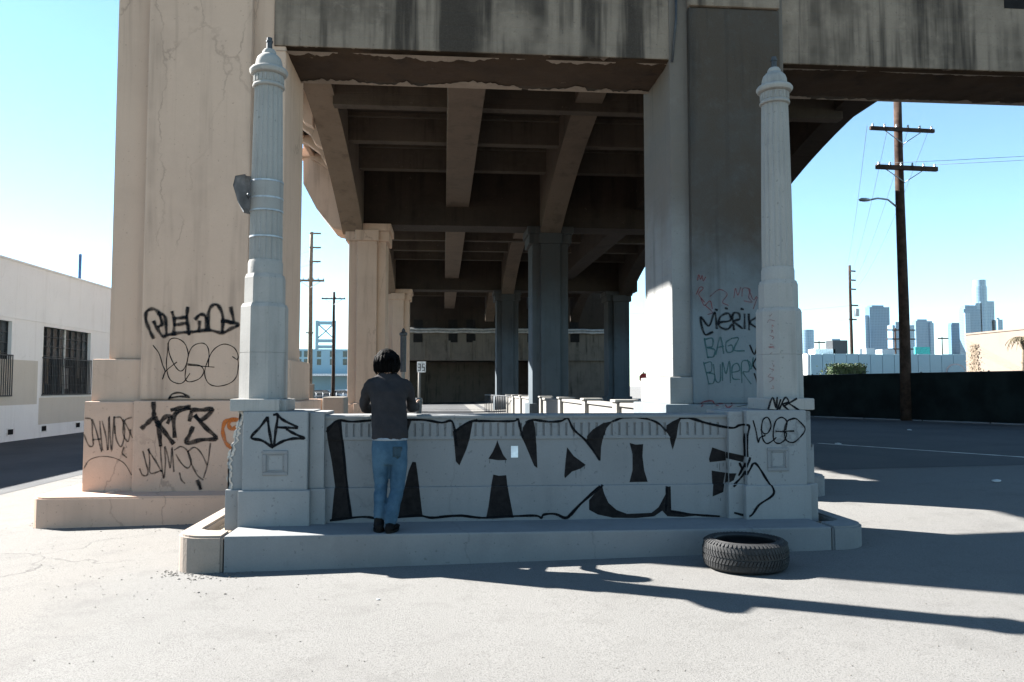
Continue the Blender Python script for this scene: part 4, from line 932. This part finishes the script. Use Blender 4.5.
tag(lathe('roof_pole', [(.06, ztop - .35), (.06, PX(79.5, 254, WXW - 1).z), (.03, PX(79.5, 254, WXW - 1).z + .02)], WXW - 1.0, pz.y, 'blue_pole', None, 12), 'thin dark blue pole standing on the roof of the white building', 'pole')

# ------------------------------------------------------------------ fence with dark windscreen (right)
f0, f1 = PG(815, 417), PG(1024, 425); f0.z = f1.z = 0; FA, FB = f0 + (f0 - f1) * .9, f1 + (f1 - f0) * .75; fd = (FB - FA).normalized(); FL = (FB - FA).length; fn = Vector((fd.y, -fd.x, 0))
fe = empty('fence', (FA.x, FA.y, gz(FA.x)), 'tall chain fence hung with black windscreen cloth along the street', 'fence')
NP = 9; FH = 1.78
for i in range(NP):
    a = FA + fd * FL * i / NP; b = FA + fd * FL * (i + 1) / NP; bm = bmesh.new(); rows = []
    for j in range(9):
        row = []
        for k in range(13):
            p = a.lerp(b, k / 12); bil = .05 * math.sin(math.pi * k / 12) * math.sin(math.pi * j / 8) * (1 if i % 2 else -.6) + .02 * noise.noise((p.x * 2, p.y * 2, j * .7))
            sag = -.025 * math.sin(math.pi * k / 12) * (j / 8) + .012 * noise.noise((p.y * 3, i, j))
            row.append(bm.verts.new((p.x + fn.x * bil, p.y + fn.y * bil, gz(p.x) + .04 + (FH - .04) * j / 8 + sag)))
        rows.append(row)
    for A_, B_ in zip(rows, rows[1:]):
        for k in range(12): bm.faces.new((A_[k], A_[k + 1], B_[k + 1], B_[k]))
    fin('screen_panel', bm, 'screen_cloth', fe, True)
for i in range(NP + 1):
    p = FA + fd * FL * i / NP + fn * -.06; tube('post', [(p.x, p.y, gz(p.x)), (p.x, p.y, gz(p.x) + FH + .03)], .03, 'steel_dark', fe)
tube('top_rail', [(p.x, p.y, gz(p.x) + FH - .02) for p in [FA + fd * FL * i / 12 - fn * .05 for i in range(13)]], .02, 'steel_dark', fe)

# ------------------------------------------------------------------ utility poles and wires
def upole(x, y, top, r, arms, label, name='utility_pole', grp='wooden utility poles', ang=0.0, mat='wood_pole', ins=True):
    z0 = gz(x); t = empty(name, (x, y, z0), label, 'utility pole', grp)
    bm = bmesh.new(); pts = [(x, y, z0 - .1)] + [(x + .02 * math.sin(i), y, z0 + (top - z0) * i / 6) for i in range(1, 7)]; tube_bm(bm, pts, [r * (1 - .33 * i / 6) for i in range(7)], 14); fin('pole', bm, mat, t, True)
    for (z, l, rr, th) in arms:
        ca, sa = math.cos(ang), math.sin(ang); f = Vector((sa, -ca, 0)) * (r + th * .5)
        A_ = Vector((x - l * ca, y - l * sa, z)) + f; B_ = Vector((x + rr * ca, y + rr * sa, z)) + f
        bm = bmesh.new(); d = (B_ - A_); nn = Vector((-d.y, d.x, 0)).normalized() * th * .4; up = Vector((0, 0, th / 2)); vs = []
        for e in (A_, B_):
            for s1, s2 in ((-1, -1), (1, -1), (1, 1), (-1, 1)): vs.append(bm.verts.new(e + nn * s1 + up * s2))
        for q in ((0, 1, 2, 3), (7, 6, 5, 4), (0, 4, 5, 1), (1, 5, 6, 2), (2, 6, 7, 3), (3, 7, 4, 0)): bm.faces.new([vs[i] for i in q])
        arm = fin('crossarm', bm, mat, t)
        if ins and l + rr > 1.2:
            for k in range(6):
                p = A_.lerp(B_, .04 + .92 * k / 5); lathe('insulator', [(.02, p.z + th / 2), (.045, p.z + th / 2 + .02), (.03, p.z + th / 2 + .07), (.045, p.z + th / 2 + .09), (.02, p.z + th / 2 + .13)], p.x, p.y, 'insulator', arm, 8)
            for s_ in (-1, 1): tube('brace', [Vector((x, y, z - .55)) + f, Vector((x + s_ * .75 * ca, y + s_ * .75 * sa, z - th / 2)) + f], .018, 'galv', arm, 5)
    return t
g = PG(906.5, 420.5); px_, py_ = g.x, g.y
def zz(v, y, u=901): return P(u, v, y).z
p1 = upole(px_, py_, zz(96, py_), .21, [(zz(132, py_), 1.35, 1.28, .13), (zz(170, py_), 1.15, 1.35, .16)], 'tallest dark utility pole with two crossarms and street lamp arm before the black fence', ang=.06)
lz_ = zz(205, py_); q0 = Vector((px_ - .1, py_, lz_ - .12)); tip = P(869, 200, py_)
tube('lamp_arm', [q0, q0.lerp(tip, .35) + Vector((0, 0, .22)), q0.lerp(tip, .7) + Vector((0, 0, .16)), tip], .035, 'galv', p1)
a = P(859, 199.5, py_); bm = bmesh.new(); loft_bm(bm, [(a.lerp(tip, f) , Vector((0, .14, 0)) * k, Vector((0, 0, .07)) * k) for f, k in ((0, .3), (.2, .9), (.6, 1), (1, .7), (1.15, .4))], 12); fin('lamp_head', bm, 'galv', p1, True)
x2, y2 = P(852.5, 386, 80).x, 80
p2 = upole(x2, y2, zz(266, 80), .19, [(zz(v, 80), l, r_, .14) for v, l, r_ in ((272, .15, .5), (281, .15, .5), (290, .15, .5), (306, .35, .75), (320, .5, .5))], 'brown utility pole with many short arms rising behind the hedge', ang=.3)
lathe('transformer', [(.22, zz(317, 80)), (.25, zz(316.5, 80)), (.25, zz(310, 80)), (.2, zz(309.5, 80))], x2 + .5, y2 - .3, 'galv', p2, 14)
x3, y3 = P(309.5, 386, 62).x, 62
upole(x3, y3, zz(232, 62, 310), .2, [(zz(v, 62, 310), .1, .75, .12) for v in (234, 248, 262)] + [(zz(281, 62, 310), 1.0, 1.05, .16), (zz(333, 62, 310), .3, .3, .1)], 'tall pale wooden utility pole with side arms, seen left of the far tan column', mat='vine')
x4, y4 = P(333, 386, 74).x, 74
upole(x4, y4, zz(292, 74, 333), .17, [(zz(299, 74, 333), 1.1, 1.05, .12)], 'shorter dark utility pole with one crossarm beside the far tan column')
for i, (u, v, sp) in enumerate(((945, 296, 5), (919, 330, 9), (981, 338, 0))):
    x5, y5 = P(u, 386, 150).x, 150
for u, v, lab in ((943.5, 337, 'small distant utility pole over the pale warehouse roof left of the dark tower'), (820, 341, 'small distant utility pole with one crossarm over the warehouse roof beside the round tower')):
    x5, y5 = P(u, 386, 150).x, 150; upole(x5, y5, zz(v, 150, u), .16, [(zz(v + 1.5, 150, u), 1.1, 1.1, .25)], lab, ins=False)
# rack of poles with platforms (substation) behind the warehouse
x6 = P(905, 386, 140).x; sb = empty('pole_rack', (x6, 140, gz(x6)), 'dark timber rack of two poles and platforms behind the warehouse roof', 'pole rack')
for dx in (-1.6, .9): tube('pole', [(x6 + dx, 140, gz(x6)), (x6 + dx, 140, zz(328, 140))], .15, 'wood_pole', sb)
for v in (330, 339, 349): box('platform', x6 - 3.2, x6 + 2.2, 139.8, 140.2, zz(v, 140) - .12, zz(v, 140) + .1, 'wood_pole', sb, 0)
def wire(a, b, sag, lab, r=.008, n=14):
    a, b = Vector(a), Vector(b); pts = [a.lerp(b, i / n) - Vector((0, 0, 4 * sag * (i / n) * (1 - i / n))) for i in range(n + 1)]
    tag(tube('power_line', pts, r, 'wire', None, 4), lab, 'power line', 'overhead power lines')
for k in range(4):
    s_ = -1.25 + 2.5 * k / 3; wire((px_ + s_, py_, zz(132, py_) + .2), (x2 + s_ * .4, y2, zz(272 + 6 * k, 80)), .9, 'thin overhead wire between tall pole and brown pole, %s' % ('leftmost', 'second from left', 'third from left', 'rightmost')[k])
for k in range(2):
    s_ = -1.0 + 2.2 * k; wire((px_ + s_, py_, zz(170, py_) + .22), (px_ + 34 + s_, py_ - 14, 11.4 + k * .3), .7, 'thin overhead wire leaving the lower crossarm of the tall pole rightwards, from its %s end' % ('left', 'right')[k])
for k in range(2):
    wire((x3 + .6, y3, zz(248 + 14 * k, 62, 310)), (x3 - 45, y3 + 60, 13.5 - k), .8, 'thin overhead wire from the pale utility pole behind the tan pier, %s one' % ('upper', 'lower')[k])
    wire((x2, y2, zz(306 + 14 * k, 80)), (14.6, 96, 11 - 1.5 * k), .8, 'thin overhead wire from the brown pole behind the right lamp column, %s one' % ('upper', 'lower')[k])

# ------------------------------------------------------------------ buildings on the right
def cb(u0, u1, v0, Y, dep, zb=None): return P(u0, 386, Y).x, P(u1, 386, Y).x, P((u0 + u1) / 2, v0, Y).z
a, b, t = cb(811, 966, 354, 76, 12); wh = empty('warehouse', ((a + b) / 2, 82, gz(a)), 'low pale blue panelled warehouse behind the black fence', 'building')
box('core', a, b, 76.25, 92, -.2, t - .05, 'pale_blue_wall', wh, 0); box('end_wall', a - .25, a - .003, 76.2, 92, -.2, t, 'white_wall', wh, 0)
n = 13
for i in range(n): box('wall_panel', a + (b - a) * i / n + .02, a + (b - a) * (i + 1) / n - .02, 76, 76.24, -.2, t - (.0 if i % 5 else .04), 'pale_blue_wall', wh, .02)
p = P(956, 372, 75.95); arch = [(p.x - .9, .5)] + [(p.x + .9 * math.cos(R(180 - 180 * i / 12)), 3.0 + .75 * math.sin(R(180 * i / 12))) for i in range(13)] + [(p.x + .9, .5)]
dr = prism('arched_door', arch, 'Y', 75.9, 76.05, 'pale_blue_wall', wh)
arch2 = [(p.x + (q[0] - p.x) * 1.15, q[1] * 1.04) for q in arch]; prism('door_surround', arch2, 'Y', 75.96, 76.04, 'galv', dr)
for u, v, w_, h_, m in ((838, 353, 1.6, 1.5, 'steel_dark'), (868, 352.5, .9, .7, 'galv'), (886, 353, 1.2, .6, 'galv'), (823, 353, 2.2, .6, 'trim_white')):
    q = P(u, v, 79); box('roof_unit', q.x - w_ / 2, q.x + w_ / 2, 78.5, 80, t - .1, t + h_, m, wh, .03)
q = P(922.5, 350, 100); bb = empty('billboard', (q.x, 100, 0), 'small teal billboard showing above the warehouse roof', 'billboard')
box('board', P(915, 346, 100).x, P(930, 346, 100).x, 100, 100.25, P(922, 356, 100).z, P(922, 347, 100).z, 'teal_board', bb, 0); box('post', q.x - .15, q.x + .15, 100.3, 100.6, gz(q.x), P(922, 350, 100).z, 'steel_dark', bb, 0)
bx0 = 45.2; tb_ = empty('tan_building', (bx0 + 8, 60, gz(45)), 'plain sunlit peach building standing right of the warehouse at the right edge', 'building'); t = PX(967, 335, bx0).z; yb = PX(967, 386, bx0).y
box('wall', bx0, bx0 + 16, 44, yb, -.2, t, 'peach_wall', tb_, .02); box('coping', bx0 - .06, bx0 + .3, 43.9, yb + .05, t + .002, t + .14, 'peach_wall', tb_, 0)
bm = bmesh.new(); random.seed(21)
for i in range(420):
    h = random.random(); yy = PX(975 + random.gauss(0, 3.0) * (1.1 - .5 * h), 370, bx0).y; z = PX(975, 374 - 30 * h, bx0).z; s_ = random.uniform(.05, .14); an = random.uniform(0, 3.1)
    c = Vector((bx0 - .05 - random.random() * .12, yy, z)); e1 = Vector((random.uniform(-.4, .1), math.cos(an), math.sin(an))) * s_; e2 = Vector((0, -math.sin(an), math.cos(an))) * s_ * .5
    bm.faces.new([bm.verts.new(c + k) for k in (e1, e2, -e1, -e2)])
vp = fin('climbing_vine', bm, 'vine', None, False, False); tag(vp, 'dry brown vine climbing the corner of the peach building', 'vine')
def leafmass(name, pts_fn, n, s, mat, parent, seed):
    random.seed(seed); bm = bmesh.new()
    for i in range(n):
        c = pts_fn(); d = Vector((random.gauss(0, 1), random.gauss(0, 1), random.gauss(0, 1))).normalized(); e = d.cross(Vector((random.gauss(0, 1), random.gauss(0, 1), random.gauss(0, 1)))).normalized(); k = s * random.uniform(.6, 1.3)
        bm.faces.new([bm.verts.new(c + q) for q in (d * k, e * k * .5, -d * k, -e * k * .5)])
    return fin(name, bm, mat, parent, False, False)
a, b, t = cb(832, 868, 365.5, 66, 2); zb = 0
he = empty('hedge', ((a + b) / 2, 66.6, gz(a)), 'clipped dark green hedge showing over the fence in front of the warehouse', 'hedge')
leafmass('foliage', lambda: Vector((random.uniform(a, b), random.uniform(65.9, 67.3), random.uniform(.5, t + .1 + .15 * random.random()))), 5200, .11, 'leaf', he, 4); box('hedge_core', a + .12, b - .12, 66.05, 67.1, gz(a) - .1, t - .12, 'leaf', he, 0)
q = P(827, 372, 66); bush = empty('shrub', (q.x, 66, gz(q.x)), 'loose light green shrub at the left end of the hedge', 'shrub')
leafmass('foliage', lambda: Vector((q.x + random.gauss(0, .45), 66 + random.gauss(0, .4), 1.2 + abs(random.gauss(0, .75)))), 700, .12, 'leaf', bush, 5)
tube('stem', [(q.x, 66, gz(q.x)), (q.x, 66, 1.8)], .04, 'vine', bush, 6)
q2 = P(886, 372.5, 66); fl_ = empty('flowering_shrub', (q2.x, 66, gz(q2.x)), 'reddish flowering shrub just above the fence between hedge and tall pole', 'shrub')
leafmass('foliage', lambda: Vector((q2.x + random.uniform(-1.1, 1.1), 66 + random.gauss(0, .3), 1.3 + random.random() * 1.35)), 1500, .09, 'leaf_red', fl_, 6)
tube('stem', [(q2.x, 66, gz(q2.x)), (q2.x, 66, 1.8)], .04, 'vine', fl_, 6)
q3 = P(1022, 337, 55); pt = empty('palm_tree', (q3.x, 55, gz(q3.x)), 'palm tree with drooping dry fronds at the right edge', 'tree')
tube('trunk', [(q3.x, 55, gz(q3.x)), (q3.x + .05, 55, q3.z - .1)], [.2, .15], 'vine', pt, 10)
random.seed(9)
for i in range(22):
    az = random.uniform(0, 6.28); L_ = random.uniform(1.1, 1.6); bm = bmesh.new(); prev = None; dr_ = random.uniform(.6, 1.2)
    for k in range(9):
        t_ = k / 8; c = Vector((q3.x + math.cos(az) * L_ * t_ * (1 - .25 * t_), 55 + math.sin(az) * L_ * t_ * (1 - .25 * t_), q3.z + .35 * t_ - dr_ * 1.35 * t_ * t_)); s_ = Vector((-math.sin(az), math.cos(az), 0))
        if prev is not None:
            for sg in (-1, 1):
                lv = c + s_ * sg * .28 * math.sin(math.pi * min(1, t_ + .12)) + Vector((0, 0, -.16)); bm.faces.new([bm.verts.new(x_) for x_ in (prev, c, lv)])
            bm.faces.new([bm.verts.new(x_) for x_ in (prev + s_ * .015, c + s_ * .015, c - s_ * .015, prev - s_ * .015)])
        prev = c
    fin('frond', bm, 'palm', pt, False, False)

# downtown towers, about two kilometres away
TY_ = 1900
def tower(u0, u1, v, mat, label, Y=TY_, parts=(), rnd=False):
    a, b, t = cb(u0, u1, v, Y, 30); tw = empty('tower', ((a + b) / 2, Y, 0), label, 'tower', 'downtown skyscrapers')
    if rnd: lathe('shaft', [((b - a) / 2, 0), ((b - a) / 2, t - 3), ((b - a) / 2 * .97, t)], (a + b) / 2, Y, mat, tw, 28)
    else: box('shaft', a, b, Y, Y + (b - a) * .4, 0, t, mat, tw, 0)
    for (q0, q1, vv, m, dy) in parts:
        x0, x1, z1 = cb(q0, q1, vv, Y, 0); box('setback', x0, x1, Y + dy, Y + dy + (x1 - x0) * .4, 0, z1, m, tw, 0)
    bx0, bx1 = a + (b - a) * .2, a + (b - a) * .8
    if not rnd: box('roof_plant', bx0, bx1, Y + 8, Y + 8 + (b - a) * .4, t + .05, t + 5, mat, tw, 0)
    return tw
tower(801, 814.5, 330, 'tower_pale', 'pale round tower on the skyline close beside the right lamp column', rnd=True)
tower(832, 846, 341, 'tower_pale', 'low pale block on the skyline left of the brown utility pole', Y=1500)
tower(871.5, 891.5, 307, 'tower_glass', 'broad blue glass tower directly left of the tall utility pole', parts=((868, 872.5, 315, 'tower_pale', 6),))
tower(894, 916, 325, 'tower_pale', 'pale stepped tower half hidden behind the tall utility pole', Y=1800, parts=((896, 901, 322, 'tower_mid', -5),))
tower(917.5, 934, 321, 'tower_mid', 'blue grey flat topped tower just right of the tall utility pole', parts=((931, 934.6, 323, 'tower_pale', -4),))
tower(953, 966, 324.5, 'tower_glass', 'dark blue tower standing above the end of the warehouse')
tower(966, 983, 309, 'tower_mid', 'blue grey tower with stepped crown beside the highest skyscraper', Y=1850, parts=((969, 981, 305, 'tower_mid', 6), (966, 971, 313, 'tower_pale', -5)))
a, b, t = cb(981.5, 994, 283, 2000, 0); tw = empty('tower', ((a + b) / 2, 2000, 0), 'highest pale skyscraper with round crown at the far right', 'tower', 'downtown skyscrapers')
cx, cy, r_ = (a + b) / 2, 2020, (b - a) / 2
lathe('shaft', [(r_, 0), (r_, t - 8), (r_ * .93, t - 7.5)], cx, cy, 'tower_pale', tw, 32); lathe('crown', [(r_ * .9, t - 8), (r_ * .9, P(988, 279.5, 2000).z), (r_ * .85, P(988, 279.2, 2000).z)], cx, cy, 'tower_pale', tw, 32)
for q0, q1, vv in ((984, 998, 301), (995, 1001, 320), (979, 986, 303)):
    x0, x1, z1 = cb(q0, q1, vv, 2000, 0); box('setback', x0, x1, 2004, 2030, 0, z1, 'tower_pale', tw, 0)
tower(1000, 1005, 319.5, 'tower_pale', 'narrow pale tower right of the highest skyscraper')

# ------------------------------------------------------------------ things seen under and left of the bridge
a, b, t = cb(270, 352, 349, 115, 0); db = empty('depot_building', ((a + b) / 2, 118, gz(a)), 'long pale blue two storey building beyond the left opening under the bridge', 'building')
box('wall', a, b, 115, 130, -.5, t, 'pale_blue_wall', db, 0); box('canopy', a, b, 112, 115, P(320, 374, 115).z - .3, P(320, 374, 115).z, 'trim_white', db, 0)
for r2, v in enumerate((354, 362)):
    for i, u in enumerate((299.5, 306, 319, 332, 345)):
        q = P(u, v, 114.97); w_ = box('window', q.x - .28, q.x + .28, 114.95, 115.05, q.z - .42, q.z + .42, 'glass_dark', db, 0)
a, b, t = cb(316, 333.5, 320.5, 260, 0); bt = empty('bridge_tower', ((a + b) / 2, 260, gz(a)), 'pale steel tower with crossed bracing rising above the depot', 'tower'); bl = P(325, 352, 260).z
for x in (a, b): box('leg', x - .45, x + .45, 260, 261, gz(a), t, 'pale_blue_wall', bt, 0)
for z in (t - .5, P(325, 340, 260).z, P(325, 346, 260).z): box('strut', a + .46, b - .46, 260.1, 260.9, z - .8, z + .3, 'pale_blue_wall', bt, 0)
zt_, zm = t - .8, P(325, 339, 260).z
tube('brace', [(a, 260.5, zm), (b, 260.5, zt_)], .25, 'pale_blue_wall', bt, 6); tube('brace', [(a, 260.7, zt_), (b, 260.7, zm)], .25, 'pale_blue_wall', bt, 6)
# low walls behind the parapet
q0, q1 = P(297, 399, 15.5), P(322, 399, 15.5); tag(box('garden_wall', q0.x - 1.2, q1.x, 15.5, 15.75, gz(-2), q1.z, 'tan_paint', None, .02), 'low tan wall behind the left lamp column under the bridge', 'wall')
q0, q1 = P(322.5, 397, 15.2), P(344, 397, 15.2); tag(box('concrete_block', q0.x, q1.x, 15.2, 15.9, gz(-2), q1.z, 'block_concrete', None, .04), 'weathered grey concrete block at the end of the low tan wall', 'block')
for i, (u, v, lab) in enumerate(((301.5, 383, 'brown timber post standing behind the low tan wall'), (309, 384, 'grey timber post next to the brown one behind the low tan wall'))):
    q = P(u, v, 17 + i * .3); tag(box('timber_post', q.x - .09, q.x + .09, q.y, q.y + .18, gz(-2), q.z, 'vine' if i == 0 else 'block_concrete', None, .012), lab, 'post', 'timber posts behind the low wall')
# pale low parapet along the right edge of the underpass
lp = empty('low_parapet', (3.75, 30, gz(3.7)), 'sunlit pale low parapet with square posts along the road under the bridge', 'parapet')
ys = [13.2, 16.8, 20.6, 25.0, 30.0, 33.6, 38, 42, 46]
for i in range(len(ys) - 1):
    h0 = 1.28 - .007 * (ys[i] - 13); 
    if 29 < ys[i] < 33: continue
    sg = box('panel', 3.72, 3.96, ys[i] + .22, ys[i + 1] - .22, gz(3.7) - .1, h0 - .06, 'pale_parapet', lp, .02)
    box('cap', 3.67, 4.01, ys[i] + .22, ys[i + 1] - .22, h0 - .058, h0 + .02, 'pale_parapet', sg, .02)
for y in ys: 
    h0 = 1.28 - .007 * (y - 13); ps = box('post', 3.62, 4.06, y - .22, y + .22, gz(3.7) - .1, h0 + .05, 'pale_parapet', lp, .025); box('post_cap', 3.58, 4.1, y - .26, y + .26, h0 + .053, h0 + .11, 'pale_parapet', ps, .02)
# iron railing further back
rl = empty('railing', (2.3, 52, gz(2)), 'thin dark iron railing at the far end of the underpass road', 'railing')
for i in range(26): tube('baluster', [(2.6 + .07 * i, 50 - i * .5, gz(2.3)), (2.6 + .07 * i, 50 - i * .5, 1.1)], .02, 'steel_dark', rl, 5)
tube('rail', [(2.6, 50, 1.1), (4.35, 37.5, 1.1)], .03, 'steel_dark', rl, 5)
# far overpass closing the view
fo = empty('overpass', (2, 74, 0), 'dark concrete overpass with square vents and pipes closing the view under the bridge', 'overpass')
z1, z0 = P(460, 331, 74).z, P(460, 360.5, 74).z
box('fascia', -4.2, 17, 74, 75, z0, z1, 'far_fascia', fo, .02); box('upper_wall', -4.2, 17, 74.5, 75.4, z1, 10.47, 'soffit', fo, 0); box('back_wall', -4.2, 17, 81, 81.5, -.5, z0 + 2, 'far_fascia', fo, 0); box('soffit_slab', -4.2, 17, 75.01, 81, z0 + .05, z0 + .4, 'soffit', fo, 0)
for x0, x1 in ((-4.2, -3.6), (8.5, 17)): box('abutment', x0, x1, 74.3, 81, -.5, z0, 'far_fascia', fo, 0)
for u in (418, 453, 471, 532, 575):
    for v, m in ((323.5, 'upper_wall'), (338, 'fascia')):
        q = P(u, v, 73.98); y = 74.45 if v < 330 else 73.95; box('vent', q.x - .42, q.x + .42, y, y + .1, q.z - .4, q.z + .4, 'hole', fo, 0)
for v in (329.5, 332): 
    z = P(460, v, 73.7).z; tube('pipe', [(-4.0 + i * .85, 73.65, z + .03 * math.sin(i * 2)) for i in range(25)], .11, 'pipe', fo, 8)
for i in range(12): box('buttress', -4.2 + i * 1.15, -3.95 + i * 1.15, 73.9, 74, z0 + .05, z1 - .9, 'far_fascia', fo, .02) if i % 2 == 0 else None
# street furniture under the bridge
q = P(403.5, 329, 30); bl_ = empty('bollard_lamp', (q.x, 30, gz(q.x)), 'slim dark lamp post with pointed top beside the far tan column', 'lamp post')
lathe('post', [(.07, gz(q.x)), (.07, P(403, 372, 30).z)], q.x, 30, 'pale_parapet', bl_, 14); lathe('lamp_head', [(.11, P(403, 372, 30).z), (.115, P(403, 336, 30).z), (.15, P(403, 335, 30).z), (.15, P(403, 333, 30).z), (.06, P(403, 331.5, 30).z), (.07, P(403, 330.2, 30).z), (.01, P(403, 328, 30).z)], q.x, 30, 'steel_dark', bl_, 16)
q = P(421.5, 367, 45); sg_ = empty('road_sign', (q.x, 45, gz(q.x)), 'small white square road sign on a pale post under the bridge', 'sign')
box('sign_plate', q.x - .24, q.x + .24, 44.95, 44.98, q.z - .3, q.z + .3, 'sign_white', sg_, .01); tube('post', [(q.x - .12, 45.03, gz(q.x)), (q.x - .12, 45.03, q.z + .2)], .07, 'pale_parapet', sg_, 8)
def digit(o, segs, x, z, w_, h_, y):
    S = {'a': (0, 1, 1, 1), 'g': (0, .5, 1, .5), 'd': (0, 0, 1, 0), 'f': (0, .5, 0, 1), 'b': (1, .5, 1, 1), 'e': (0, 0, 0, .5), 'c': (1, 0, 1, .5)}; bm = bmesh.new()
    for s_ in segs:
        x0, z0_, x1, z1_ = S[s_]; box_bm(bm, x + x0 * w_ - .02, x + x1 * w_ + .02, y - .004, y, z + z0_ * h_ - .02, z + z1_ * h_ + .02, 0)
    fin('numeral', bm, 'steel_dark', o)
digit(sg_, 'abgcd', q.x - .17, q.z - .2, .11, .36, 44.945); digit(sg_, 'afgcd', q.x + .06, q.z - .2, .11, .36, 44.945)
q = P(644.0, 378, 36); ss = empty('stop_sign', (q.x, 36, gz(q.x)), 'small red octagonal stop sign seen beside the right pier', 'sign')
lathe('sign_plate', [(.24, 0), (.24, .02)], 0, 0, 'sign_red', ss, 8, smooth=False, rot=math.pi / 8); o = ss.children[0]; o.matrix_parent_inverse = Matrix.Identity(4); o.rotation_euler = (R(90), 0, 0); o.location = (0, 0, q.z - gz(q.x))
tube('post', [(q.x, 36.05, gz(q.x)), (q.x, 36.05, q.z + .3)], .03, 'galv', ss, 6)
# parked cars far left, beyond the opening
def car(x, y, mat, label):
    z = gz(x); t = empty('parked_car', (x, y, z), label, 'car', 'cars parked beyond the bridge')
    side = [(-2.1, .35), (-2.15, .75), (-1.5, .88), (-.9, 1.38), (.7, 1.42), (1.35, .95), (2.05, .85), (2.12, .4)]
    b = prism('body', [(x + q[0], z + q[1]) for q in side], 'Y', y - .85, y + .85, mat, t, .05)
    prism('side_window', [(x - 1.3, z + .92), (x - .85, z + 1.3), (x + .65, z + 1.33), (x + 1.15, z + .96)], 'Y', y - .865, y - .84, 'glass_dark', b)
    for wx in (-1.35, 1.3):
        bm = bmesh.new(); tube_bm(bm, [(x + wx, y - .88, z + .32), (x + wx, y - .66, z + .32)], .32, 16); w_ = fin('wheel', bm, 'rubber', t); tube('rim', [(x + wx, y - .89, z + .32), (x + wx, y - .87, z + .32)], .19, 'galv', w_, 12)
for u, Y, m, lab in ((322, 96, 'car_dark', 'dark parked car seen through the left opening under the bridge'), (341, 99, 'car_white', 'white parked car next to the dark one in the left opening')):
    q = P(u, 386, Y); car(q.x, Y, m, lab)
fe2 = empty('mesh_fence', (P(320, 386, 85).x, 85, 0), 'low grey mesh fence in front of the parked cars', 'fence')
q0, q1 = P(296, 386, 85), P(350, 386, 85)
for i in range(9): x = q0.x + (q1.x - q0.x) * i / 8; tube('post', [(x, 85, gz(x)), (x, 85, 1.0)], .03, 'galv', fe2, 5)
for z in (.3, .6, .98): tube('rail', [(q0.x, 85, z), (q1.x, 85, z)], .02, 'galv', fe2, 5)

# ------------------------------------------------------------------ road marking, litter, pebbles
a, b = PG(818, 443.5), PG(1024, 457.5); d = (b - a).normalized(); n_ = Vector((-d.y, d.x, 0)) * .06
bm = bmesh.new(); prev = None
for i in range(31):
    p = a + (b + d * 6 - a) * i / 30; r_ = [bm.verts.new((p.x + s_ * n_.x, p.y + s_ * n_.y, gz(p.x) + .008)) for s_ in (-1, 1)]
    if prev: bm.faces.new((prev[0], prev[1], r_[1], r_[0]))
    prev = r_
tag(fin('lane_line', bm, 'faded_yellow', None), kind='structure')
random.seed(12)
for i, (u, v, lab) in enumerate(((909.5, 430.5, 'scrap of white litter on the street below the tall pole'), (997, 482, 'scrap of white litter on the shaded street near the right edge'), (378, 600, 'tiny pale scrap on the sunlit ground below the person'), (838, 444.5, 'scrap of litter on the lane line beside the pedestal'))):
    p = PG(u, v); bm = bmesh.new(); s_ = .05 if v < 500 else .012
    bmesh.ops.create_icosphere(bm, subdivisions=2, radius=s_)
    for q in bm.verts: q.co = Vector((q.co.x * 1.4, q.co.y, q.co.z * .45)) * (1 + .5 * noise.noise(q.co * 18 + Vector((i, 0, 0)))) + Vector((p.x, p.y, gz(p.x, p.y) + s_ * .4))
    tag(fin('litter', bm, 'litter', None), lab, 'litter', 'scraps of litter')
bm = bmesh.new()
for i in range(420):
    if i < 260: u, v = random.uniform(0, 330), random.uniform(524, 600)
    else: u, v = random.uniform(0, 1024), random.uniform(560, 680)
    p = PG(u, v); s_ = random.uniform(.002, .006) * (1.8 if random.random() < .04 else 1)
    if pl0 - .5 < p.x < pl1 + .5 and p.y > YP - .02: continue
    if math.hypot(p.x - TX, p.y - TY) < .4: continue
    m = Matrix.Translation((p.x, p.y, p.z + s_ * .3)) @ Matrix.Rotation(random.random() * 6, 4, 'Z') @ Matrix.Diagonal((1.3, 1, .7, 1)); bmesh.ops.create_icosphere(bm, subdivisions=1, radius=s_, matrix=m)
for i in range(420):
    u, v = (random.gauss(205, 22), 571 + abs(random.gauss(0, 4)) - (u - 205) * .0) if i % 2 else (random.uniform(30, 228), 523 + abs(random.gauss(0, 3.5)))
    p = PG(u, v); s_ = random.uniform(.004, .011)
    bmesh.ops.create_icosphere(bm, subdivisions=1, radius=s_, matrix=Matrix.Translation((p.x, p.y, p.z + s_ * .25)) @ Matrix.Rotation(random.random() * 6, 4, 'Z') @ Matrix.Diagonal((1.4, 1, .65, 1)))
tag(fin('pebbles', bm, 'pebble', None), 'loose pebbles and grit scattered over the ground', 'gravel', kind='stuff')

# ------------------------------------------------------------------ thin coastal haze round the whole scene
bm = bmesh.new(); box_bm(bm, -2400, 2600, -70, 2700, -6, 420, 0)
hz = NT('haze'); hz.t.nodes.remove(hz.b); pv = hz.n('VolumePrincipled'); pv.inputs['Density'].default_value = 0.000014; pv.inputs['Color'].default_value = (.72, .88, 1, 1); pv.inputs['Anisotropy'].default_value = .2
hz.l(pv.outputs[0], hz.t.nodes['Material Output'].inputs['Volume'])
tag(fin('haze', bm, 'haze'), kind='stuff')
